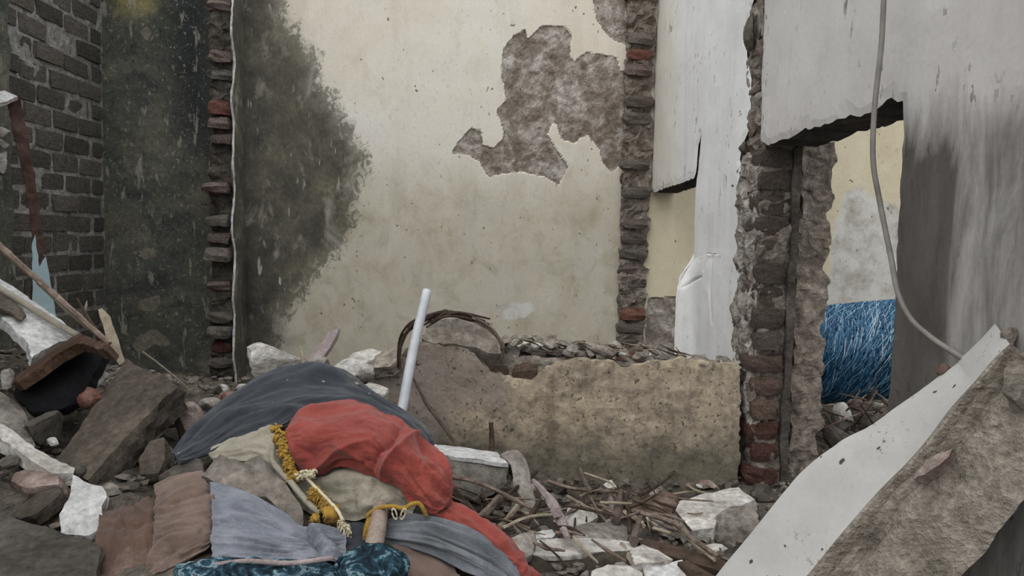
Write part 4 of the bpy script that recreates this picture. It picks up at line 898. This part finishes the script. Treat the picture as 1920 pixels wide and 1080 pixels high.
def stick(name, pts, r, mat, lab=None, cat='stick', group=None, sides=6, jit=.15, n=None):
    o = tube(name, [at(*q) for q in pts], r, mat, None, sides, n or max(4, len(pts) * 4), jit, False, random.randrange(999)); tag(o, lab, cat, group); return o
stick('wooden_batten', ((-40,428,2.2),(0,462,2.16),(60,515,2.12),(120,568,2.06),(205,645,1.98)), [.010, .009, .008, .007], W1, 'long thin wooden batten lying across the left pile', 'batten')
stick('wooden_batten', ((70,530,2.13),(130,585,2.07),(200,642,2.0)), [.004, .006, .005], W3, 'pale split lath beside the long thin batten', 'lath')
stick('wooden_batten', ((145,560,2.12),(170,605,2.06),(196,640,2.02)), [.003, .006, .006], W2, 'short dark lath crossing the end of the batten', 'lath')
strip('wood_splinter', [(184,580),(191,577),(207,594),(216,620),(226,650),(235,676),(224,684),(212,668),(200,636)], (((184,580),2.1),((207,594),2.1),((224,684),2.03)), .012, W3, 'pale pointed board standing up behind the big block', 'board')
stick('splinter', ((158,590,2.2),(161,575,2.2),(163,564,2.21)), [.005, .004, .001], W3, 'tiny pale splinter sticking up beside the pointed board')
stick('wire', ((268,660,2.0),(290,676,1.98),(320,700,1.96),(345,722,1.95),(352,738,1.95)), .0025, W3, 'thin dry stem curling off the big block', 'stem')
strip('wood_splinter', [(574,676),(592,656),(606,638),(618,620),(634,616),(630,632),(618,652),(606,668),(590,682)], (((574,676),2.3),((634,616),2.34),((590,682),2.28)), .014, W4, 'purplish weathered splinter leaning behind the whitish stone', 'splinter')
stick('thorn', ((570,690,2.28),(567,668,2.3),(563,648,2.32)), [.009, .006, .001], W3, 'small dry leaf tip beside the whitish stone', 'leaf')

# ------------------------------------------------------------------ on and around the low wall
pv = tube('pvc_pipe', [at(*q) for q in ((748,795,1.93),(757,752,1.97),(776,650,2.06),(801,545,2.15))], .0135, PVC, None, 18, 30); tag(pv, 'grey pvc pipe leaning against the low wall', 'pipe')
V, Fc = tube_geo([at(800.4, 547, 2.149), at(801.4, 543, 2.151)], .0105, 14); mesh('bore', np.array(V), Fc, plain('dark pipe bore', '#3b3c3e', '#444548'), pv)
o = slab('mortar_block', [(791,632),(798,615),(824,599),(857,595),(904,600),(926,615),(938,644),(941,660),(915,660),(890,648),(850,644),(815,642)], ((791,632,2.27),(904,600,2.33),(890,648,2.25)), .11, MORT, seed=61, step=.014, jit=.004, rough=.006, taper=.05); tag(o, 'broken mortar block resting on top of the low wall', 'block')
o = slab('plaster_block', [(805,832),(826,834),(850,836),(890,841),(932,848),(954,868),(930,866),(904,861),(860,856),(822,850)], ((805,834,2.1),(932,848,2.12),(822,850,2.02)), .012, PLW, seed=62, step=.012, jit=.002)
fr = slab('front', [(822,851),(860,857),(904,862),(953,869),(951,905),(925,928),(897,940),(850,930),(826,915)], ((822,851,2.015),(953,869,2.03),(897,940,1.99)), .10, RUB, o, seed=63, step=.014, jit=.003); tag(o, 'brick block with a white plastered top in front of the low wall', 'block')
fr['label'] = 'bare grey side of the block'
o = slab('plaster_block', [(938,850),(952,843),(971,843),(985,859),(994,895),(1004,932),(1001,952),(985,944),(971,930),(962,895),(958,872)], ((938,850,2.06),(985,859,2.05),(985,944,1.95)), .06, RUB, seed=64, step=.014, jit=.003); tag(o, 'narrow grey block leaning on the white topped block', 'block')
sl_('concrete_chunk', [(1267,958),(1274,937),(1315,924),(1350,917),(1385,911),(1396,922),(1416,934),(1390,944),(1367,954),(1352,963),(1343,974),(1339,985),(1318,988),(1300,993)], ((1274,937,1.98),(1416,934,2.0),(1300,993,1.80)), .10, RUBL, 65, 'pale topped concrete chunk at the foot of the jamb', 'chunk')
o = rockpx('concrete_chunk', 1330, 945, 1440, 1060, 1.86, RUB, .7, 66, sub=4); tag(o, 'rough grey chunk under the pale topped chunk', 'chunk')
o = rockpx('concrete_chunk', 1395, 905, 1465, 960, 2.12, MORTD, .7, 67, sub=4); tag(o, 'dark mortar lump between the pale chunk and the jamb', 'chunk')
sl_('brown_plate', [(1172,940),(1190,934),(1211,928),(1248,919),(1268,924),(1271,942),(1259,959),(1215,960),(1174,957)], ((1172,940,2.0),(1248,919,2.08),(1215,960,1.95)), .03, BRICKB, 68, 'brown broken plate among the sticks', 'plate')
sl_('concrete_chunk', [(996,1036),(1007,1010),(1045,1008),(1081,1007),(1125,1009),(1162,1012),(1188,1016),(1196,1030),(1150,1032),(1090,1038),(1040,1042)], ((996,1036,1.62),(1081,1007,1.72),(1196,1030,1.66)), .012, RUBL, 69, 'pale flat top plate on the long grey block', 'plate')
sl_('concrete_chunk', [(997,1040),(1040,1043),(1090,1040),(1150,1034),(1197,1032),(1200,1060),(1195,1100),(1000,1110),(992,1070)], ((997,1040,1.61),(1197,1032,1.65),(1000,1110,1.57)), .12, RUBB, 70, 'long grey block below the pale flat plate', 'block')
sl_('plaster_fragment', [(1207,1056),(1222,1052),(1245,1058),(1262,1052),(1279,1049),(1287,1058),(1294,1066),(1315,1085),(1320,1105),(1220,1105)], ((1207,1056,1.58),(1279,1049,1.6),(1240,1105,1.50)), .02, PLW, 71, 'white plaster fragment with a jagged edge', 'plaster')
sl_('plaster_fragment', [(1003,996),(1018,992),(1036,990),(1042,1000),(1036,1006),(1006,1007)], ((1003,996,1.72),(1036,990,1.75),(1020,1007,1.70)), .012, PLW, 72, 'small white tile bit beside the red trailing end', 'plaster')
sl_('concrete_chunk', [(955,1010),(985,996),(1002,994),(1006,1012),(1000,1036),(985,1045),(965,1035)], ((955,1010,1.62),(1002,994,1.68),(985,1045,1.57)), .06, RUB, 73, 'grey chunk beside the red trailing end', 'chunk')
sl_('concrete_chunk', [(1066,948),(1090,942),(1116,952),(1122,968),(1105,978),(1075,985),(1058,972)], ((1066,948,1.92),(1116,952,1.93),(1075,985,1.82)), .03, RUBL, 74, 'flat grey stone lying among the sticks', 'stone')
sl_('concrete_chunk', [(1068,990),(1110,978),(1165,976),(1182,992),(1176,1010),(1120,1008),(1075,1006)], ((1068,990,1.78),(1165,976,1.84),(1120,1008,1.74)), .04, RUB, 75, 'grey brown slab behind the long grey block', 'slab')
sl_('concrete_chunk', [(1110,1068),(1140,1056),(1180,1058),(1205,1072),(1212,1110),(1100,1110)], ((1110,1068,1.54),(1180,1058,1.57),(1150,1110,1.48)), .05, RUBL, 76, 'whitish stone beside the jagged plaster fragment', 'stone')
sl_('concrete_chunk', [(1182,1028),(1205,1018),(1235,1030),(1262,1046),(1240,1052),(1205,1052),(1190,1056)], ((1182,1028,1.64),(1262,1046,1.60),(1205,1052,1.57)), .03, RUBL, 77, 'pale stone flecked with red behind the plaster fragment', 'stone')
strip('dark_plank', [(1195,1012),(1215,1008),(1290,1028),(1372,1056),(1366,1076),(1290,1048),(1205,1026)], (((1195,1012),1.70),((1372,1056),1.6),((1290,1048),1.62)), .014, W2, 'dark weathered plank beside the fallen slab', 'plank')
strip('dark_plank', [(1270,1052),(1290,1050),(1350,1082),(1340,1100),(1300,1080)], (((1270,1052),1.58),((1350,1082),1.53),((1300,1080),1.52)), .014, W2, 'short dark plank end beside the jagged plaster fragment', 'plank')
MN = {RUB: 'grey', RUBL: 'pale', RUBB: 'brown', BRICKP: 'pinkish brick', RUBD: 'dark', BRICKD: 'sooty brick', MORT: 'ashen mortar', BRICK: 'red brick'}
def near_(a, b):
    for x, w_ in ((905, 'beside the white topped block'), (1000, 'by the narrow leaning block'), (1095, 'under the stick litter'), (1185, 'behind the long grey block'), (1275, 'beside the brown plate'), (1345, 'below the pale topped chunk')):
        if a < x: return w_ if b < 1010 else {905: 'under the slate cloth', 1000: 'at the end of the red cloth', 1095: 'before the long grey block', 1185: 'at the front of the long grey block', 1275: 'around the jagged plaster fragment', 1345: 'along the dark plank'}[x]
    return 'against the foot of the fallen slab'
def szw(s_): return 'tiny' if s_ < .012 else ('small' if s_ < .018 else 'fist-sized')
# sticks
GS = 'dry sticks on the rubble'
LS = 'dry brown stick lying in the litter below the low wall'
def gst(pts, r, mat, lift=.03):
    P = []
    for k, (a, b) in enumerate(pts): p = drop(a, b, lift); P.append(tuple(p))
    P = np.array(P); yl = np.linspace(P[0][1], P[-1][1], len(P))
    Q = [at(a, b, y) for (a, b), y in zip(pts, yl)]
    o = tube('stick', Q, r, mat, None, 6, max(4, 3 * len(pts)), .18, False, random.randrange(999))
    rm = max(r); L_ = abs(pts[0][0] - pts[-1][0]) + abs(pts[0][1] - pts[-1][1]); sx = sum(q[0] for q in pts) / len(pts); sy = sum(q[1] for q in pts) / len(pts)
    tag(o, '%s %s %s %s' % ('long' if L_ > 85 else ('middle-sized' if L_ > 45 else 'short'), {W1: 'grey brown', W2: 'dark', W3: 'pale', W4: 'purplish'}[mat], 'twig' if rm < .0035 else ('stick' if rm < .008 else 'branch piece'), near_(sx, sy)), 'stick', GS)
gst(((844,893),(907,909),(996,953)), [.006, .005], W1, .1); gst(((936,934),(897,976)), [.012, .010], W1, .06); gst(((971,949),(936,990)), [.008, .007], W3, .05)
gst(((1007,884),(950,930),(938,945)), [.005, .006], W2, .08); gst(((1085,866),(1093,895),(1106,920)), [.003, .006, .006], W1, .08); gst(((1095,887),(1145,905),(1150,916)), [.004, .003], W3, .06)
gst(((1028,902),(1081,917),(1180,923)), [.006, .004], W1, .04); gst(((1165,920),(1160,950),(1156,976)), [.007, .014, .012], W1, .05); gst(((1170,923),(1178,960),(1180,1000)), [.003, .005], W2, .05)
gst(((1276,852),(1268,875),(1255,895),(1225,915),(1198,928)), [.002, .004, .006], W2, .05); gst(((1063,930),(1095,948),(1127,965)), [.004, .004], W3, .05); gst(((1130,953),(1170,969)), [.004, .004], W1, .05)
gst(((1187,958),(1262,980),(1294,1008),(1347,1043)), [.006, .006, .005], W1, .06); gst(((1201,972),(1188,1015)), [.010, .012], W1, .05); gst(((1265,958),(1294,994)), [.003, .003], W2, .04)
gst(((943,990),(992,969),(1049,964)), [.004, .004, .003], W3, .06); gst(((1088,941),(1053,972)), [.003, .003], W1, .05); gst(((844,916),(870,945),(893,972)), [.012, .010], W2, .03)
gst(((1262,980),(1300,1020),(1340,1050)), [.004, .004], W3, .05); gst(((1000,900),(1030,935),(1045,960)), [.005, .013, .014], W4, .07); gst(((1045,960),(1055,985),(1064,1008)), [.014, .012, .006], W4, .05)
gst(((1165,1020),(1185,1050),(1215,1080),(1230,1100)), [.006, .010, .010], W3, .03); gst(((1170,960),(1195,975),(1205,985)), [.006, .008], W3, .05); gst(((1225,990),(1258,1000)), [.005, .004], W3, .04)
gst(((880,905),(915,945),(920,960)), [.007, .006], W2, .04); gst(((1010,945),(985,985)), [.009, .008], W2, .04); gst(((1145,935),(1150,970),(1140,985)), [.009, .011], W4, .03)
rs = random.Random(3)
for k in range(74):
    a = rs.uniform(850, 1330); b = 915 + rs.random() ** 1.2 * 125
    if a > 1250 and b > 990: continue
    an = rs.gauss(.25, .8); L = rs.uniform(28, 105); dx, dy = math.cos(an) * L / 2, math.sin(an) * L / 2 * .6
    gst(((a - dx, b - dy), (a + rs.uniform(-5, 5), b + rs.uniform(-5, 5)), (a + dx, b + dy)), [rs.uniform(.0015, .004), rs.uniform(.002, .0055), rs.uniform(.0012, .003)], rs.choice([W1, W1, W2, W2, W3]), rs.uniform(.01, .07))
stick('stub_stick', ((922,846,2.2),(922,820,2.22),(921,792,2.23)), [.009, .008, .007], W2, 'short dark upright stick stub against the low wall')
stick('long_stick', ((770,700,2.15),(800,757,2.14),(828,795,2.13),(856,835,2.12)), [.003, .005, .005, .005], W1, 'long bent brown stick leaning on the low wall beside the pipe')
# dry vines and litter on the wall top
LV = 'thin dry vine draped over the broken mortar block'
for k in range(16):
    y = 2.24 - rs.random() * .02; j = lambda s=5: rs.uniform(-s, s)
    if k < 4: pts = [(750+j(),690+j(),y),(752+j(),640+j(),y),(768+j(),612+j(),y),(800+j(),594+j(4),y+.02),(835+j(),584+j(4),y+.06)]
    elif k < 12: pts = [(800+j(12),606+j(8),y+.02),(835+j(),588+j(6),y+.05),(870+j(8),592+j(6),y+.05),(912+j(8),604+j(6),y+.05)]
    else: pts = [(890+j(),600+j(),y+.03),(922+j(),616+j(),y),(938+j(),645+j(),y-.01),(945+j(),668+j(),y-.01)]
    stick('dry_vine', pts, [.003, .0045, .003], rs.choice([W1, W2, W1]), LV, 'vine', 'dry vines over the mortar block')
LT = 'thin dry twig on the crumbled top of the low wall'
for k in range(40):
    a = rs.uniform(930, 1330); b0 = np.interp(a, [930, 1050, 1200, 1385], [640, 645, 655, 672]); an = rs.gauss(.2, .32); L = rs.uniform(10, 36)
    Y = 2.27 + rs.random() * .1; b = b0 + rs.uniform(-4, 20) - (Y - 2.27) * 60
    stick('dry_twig', [(a - math.cos(an) * L, b - math.sin(an) * L, Y), (a + rs.uniform(-6, 6), b + rs.uniform(-6, 6), Y), (a + math.cos(an) * L, b + math.sin(an) * L + rs.uniform(-4, 6), Y + .01)], [.0012, .0028, .0012], rs.choice([W1, W2, W3]), LT, 'twig', 'dry twigs on the low wall top', 5)
LC = 'small mortar chunk on the crumbled top of the low wall'
for k in range(96):
    a = rs.uniform(900, 1386) if k < 60 else rs.uniform(925, 1190); s = rs.uniform(9, 26) if k < 60 else rs.uniform(14, 32); Y = 2.29 + rs.random() * .09; z_ = np.interp(a, [900, 1050, 1200, 1385], [.845, .84, .83, .805]); p0 = at(a, 660, Y)
    V, Fc = rock_geo((s / F * Y * rs.uniform(.7, 1.3), s / F * Y * .8, s / F * Y * rs.uniform(.3, .6)), 200 + k, 3, 14, .07, .28)
    o = mesh('mortar_chunk', rot(V, (0, rs.uniform(-.3, .3), rs.uniform(0, 3))) + np.array((p0.x, Y, z_ + .004 + (0 if k < 60 else rs.uniform(.0, .025)))), Fc, rs.choice([RUB, RUBL, MORT, MORT, RUB, MORT]), None, False, 'base'); tag(o, '%s %s on the low wall top %s' % ('broad' if s > 18 else ('middling' if s > 13 else 'little'), {RUB: 'grey rubble bit', RUBL: 'pale plaster bit', MORT: 'mortar crumb'}[o.data.materials[0]], 'near the mortar block' if a < 1010 else ('under the cream wall' if a < 1150 else ('before the brick scar' if a < 1250 else 'before the white column'))), 'chunk', 'mortar chunks on the low wall top')

# ------------------------------------------------------------------ cable and doorway beyond
ca_ = tube('hanging_cable', [at(*q) for q in ((1668,-240,1.46),(1662,-110,1.45),(1657,0,1.45),(1652,90,1.45),(1640,200,1.45),(1637,300,1.44),(1650,380,1.43),(1670,480,1.41),(1684,550,1.38),(1708,598,1.35),(1745,632,1.31),(1782,657,1.27),(1812,676,1.235))], .0052, CABLE, None, 10, 120, .03); tag(ca_, 'grey cable hanging in front of the doorway', 'cable')
o = rockpx('wood_stub', 1754, 677, 1782, 706, 1.272, wood('brown wood stub', '#5a4a40', '#75645a'), .9, 31, sub=3, cuts=6); tag(o, 'small brown wooden stub behind the fallen slab edge', 'stub')
# blue raffia bundle
A0 = np.array(tuple(at(1470, 672, 3.05))); A1 = np.array(tuple(at(1760, 648, 3.0))); ax = A1 - A0; Lb = np.linalg.norm(ax); ax /= Lb; e1 = np.array((0, 0, 1.)) - ax * ax[2]; e1 /= np.linalg.norm(e1); e2 = np.cross(ax, e1); Rb = .20
P = [A0 + ax * Lb * t for t in np.linspace(0, 1, 12)]; V, Fc = tube_geo(P, [Rb * .8, Rb * .95, Rb * .97, Rb * .95, Rb * .8], 40, 1, .03)
rf = mesh('raffia_bundle', np.array(V), Fc, RAFD, None, True, 'base'); tag(rf, 'big blue raffia bundle beyond the doorway', 'bundle')
rr = random.Random(5); parts = []
tones = []
for k in range(2600):
    t0 = rr.uniform(-.05, 1); a0 = rr.uniform(-1.0, 2.9); sl2 = rr.gauss(.13, .06) / Lb; da = rr.uniform(.6, 1.8); pts = []; tones += [rr.random()] * 18
    for q in range(6):
        f = q / 5; tt = t0 + sl2 * f + rr.uniform(-.005, .005); aa = a0 - da * f; r_ = Rb * (.985 + .05 * math.sin(f * 3.1) + rr.uniform(-.005, .01)) * (1 - .2 * max(0, abs(tt - .5) * 2 - .6))
        pts.append(A0 + ax * Lb * tt + (e1 * math.cos(aa) + e2 * math.sin(aa)) * r_)
    parts.append(tube_geo(pts, rr.uniform(.0007, .0019), 3, k, 0, False))
V, Fc = join(parts); o = mesh('strands', np.array(V), Fc, RAF, rf, False, None, dict(tone=tones)); o['kind'] = 'stuff'; o['label'] = 'tangled blue raffia strands'
LD = 'dry twig in the litter under the raffia bundle'
for k in range(34):
    a = rr.uniform(1550, 1668); b = rr.uniform(735, 800); an = rr.uniform(-1.2, 1.2); L = rr.uniform(10, 36); Y = rr.uniform(2.45, 2.7)
    stick('dry_twig', [(a - math.cos(an) * L, b - math.sin(an) * L, Y), (a, b + rr.uniform(-3, 3), Y - .02), (a + math.cos(an) * L, b + math.sin(an) * L, Y)], [.002, .004, .002], rr.choice([W1, W2, W1, W2]), LD, 'twig', 'twigs under the raffia bundle', 5)
for k, (a, b, c_, d, Y, m) in enumerate(((1558,752,1600,818,2.55,RUBL),(1590,742,1618,770,2.6,BRICKP),(1612,770,1660,812,2.55,RUBD),(1540,795,1600,850,2.5,RUBD),(1630,748,1662,775,2.62,RUBL))):
    o = rockpx('rubble_chunk', a, b, c_, d, Y, m, .9, 130 + k, sub=3); tag(o, ['tall pale chunk under the raffia bundle', 'pinkish chunk under the raffia bundle', 'dark chunk under the raffia bundle', 'dark chunk behind the outer jamb', 'pale chunk beside the doorway wall under the raffia'][k], 'chunk', 'chunks beyond the doorway')

# ------------------------------------------------------------------ loose rubble
for k in range(110):
    a = rs.uniform(840, 1440); b = rs.uniform(905, 1085); p = drop(a, b, .0); s = rs.uniform(6, 20) / F * p.y
    if (p.x > .52 and p.y < 1.5) or onheap(p): continue
    V, Fc = rock_geo((s * rs.uniform(.8, 1.5), s, s * rs.uniform(.4, .8)), 300 + k, 3, 13, .07, .28)
    o = mesh('rubble_chunk', rot(V, (rs.uniform(-.3, .3), rs.uniform(-.3, .3), rs.uniform(0, 3))) + np.array((p.x, p.y, gh(p.x, p.y) + s * .15)), Fc, rs.choice([RUB, RUB, RUBL, RUBB, BRICKP]), None, False, 'base'); tag(o, '%s %s rubble chunk %s' % (szw(s), MN[o.data.materials[0]], near_(a, b)), 'chunk', 'loose rubble before the low wall')
def near2(a, b):
    if b < 770: return 'beside the tarred slab' if a < 130 else ('behind the big brown block' if a < 340 else 'at the foot of the brick stub')
    if b < 890: return 'under the long pale slab' if a < 130 else ('under the big brown block' if a < 300 else 'beside the charcoal cloth')
    return 'around the white plaster stone' if a < 200 else 'below the small upright block'
for k in range(70):
    a = rs.uniform(-20, 430); b = rs.uniform(700, 1080); p = drop(a, b, .0); s = rs.uniform(8, 26) / F * p.y
    if onheap(p): continue
    V, Fc = rock_geo((s * rs.uniform(.8, 1.5), s, s * rs.uniform(.4, .8)), 500 + k, 3, 13, .07, .28)
    o = mesh('rubble_chunk', rot(V, (rs.uniform(-.3, .3), rs.uniform(-.3, .3), rs.uniform(0, 3))) + np.array((p.x, p.y, gh(p.x, p.y) + s * .1)), Fc, rs.choice([RUBD, RUBD, RUB, RUBB, BRICKD]), None, False, 'base'); tag(o, '%s %s rubble chunk %s' % (szw(s), MN[o.data.materials[0]], near2(a, b)), 'chunk', 'loose rubble of the left pile')
parts = []; npx = np.random.default_rng(4)
N_ = 5200; PX = npx.uniform(-1.8, 2.3, N_); PY = npx.uniform(1.15, 3.4, N_); PZ = gz(PX, PY)
for k in range(N_):
    if PY[k] < 2.0 and onheap((PX[k], PY[k], PZ[k])): continue
    s = npx.uniform(.003, .014); V, Fc = rock_geo((s * 1.3, s, s * .7), 900 + k % 40, 1, 11, .05, .25)
    parts.append((rot(V, (0, 0, npx.uniform(0, 6))) + np.array((PX[k], PY[k], PZ[k] + .006)), Fc))
V, Fc = join(parts); gv = mesh('gravel', np.array(V), Fc, RUBG, fl); gv['kind'] = 'stuff'; gv['label'] = 'fine gravel and crumbs of mortar'
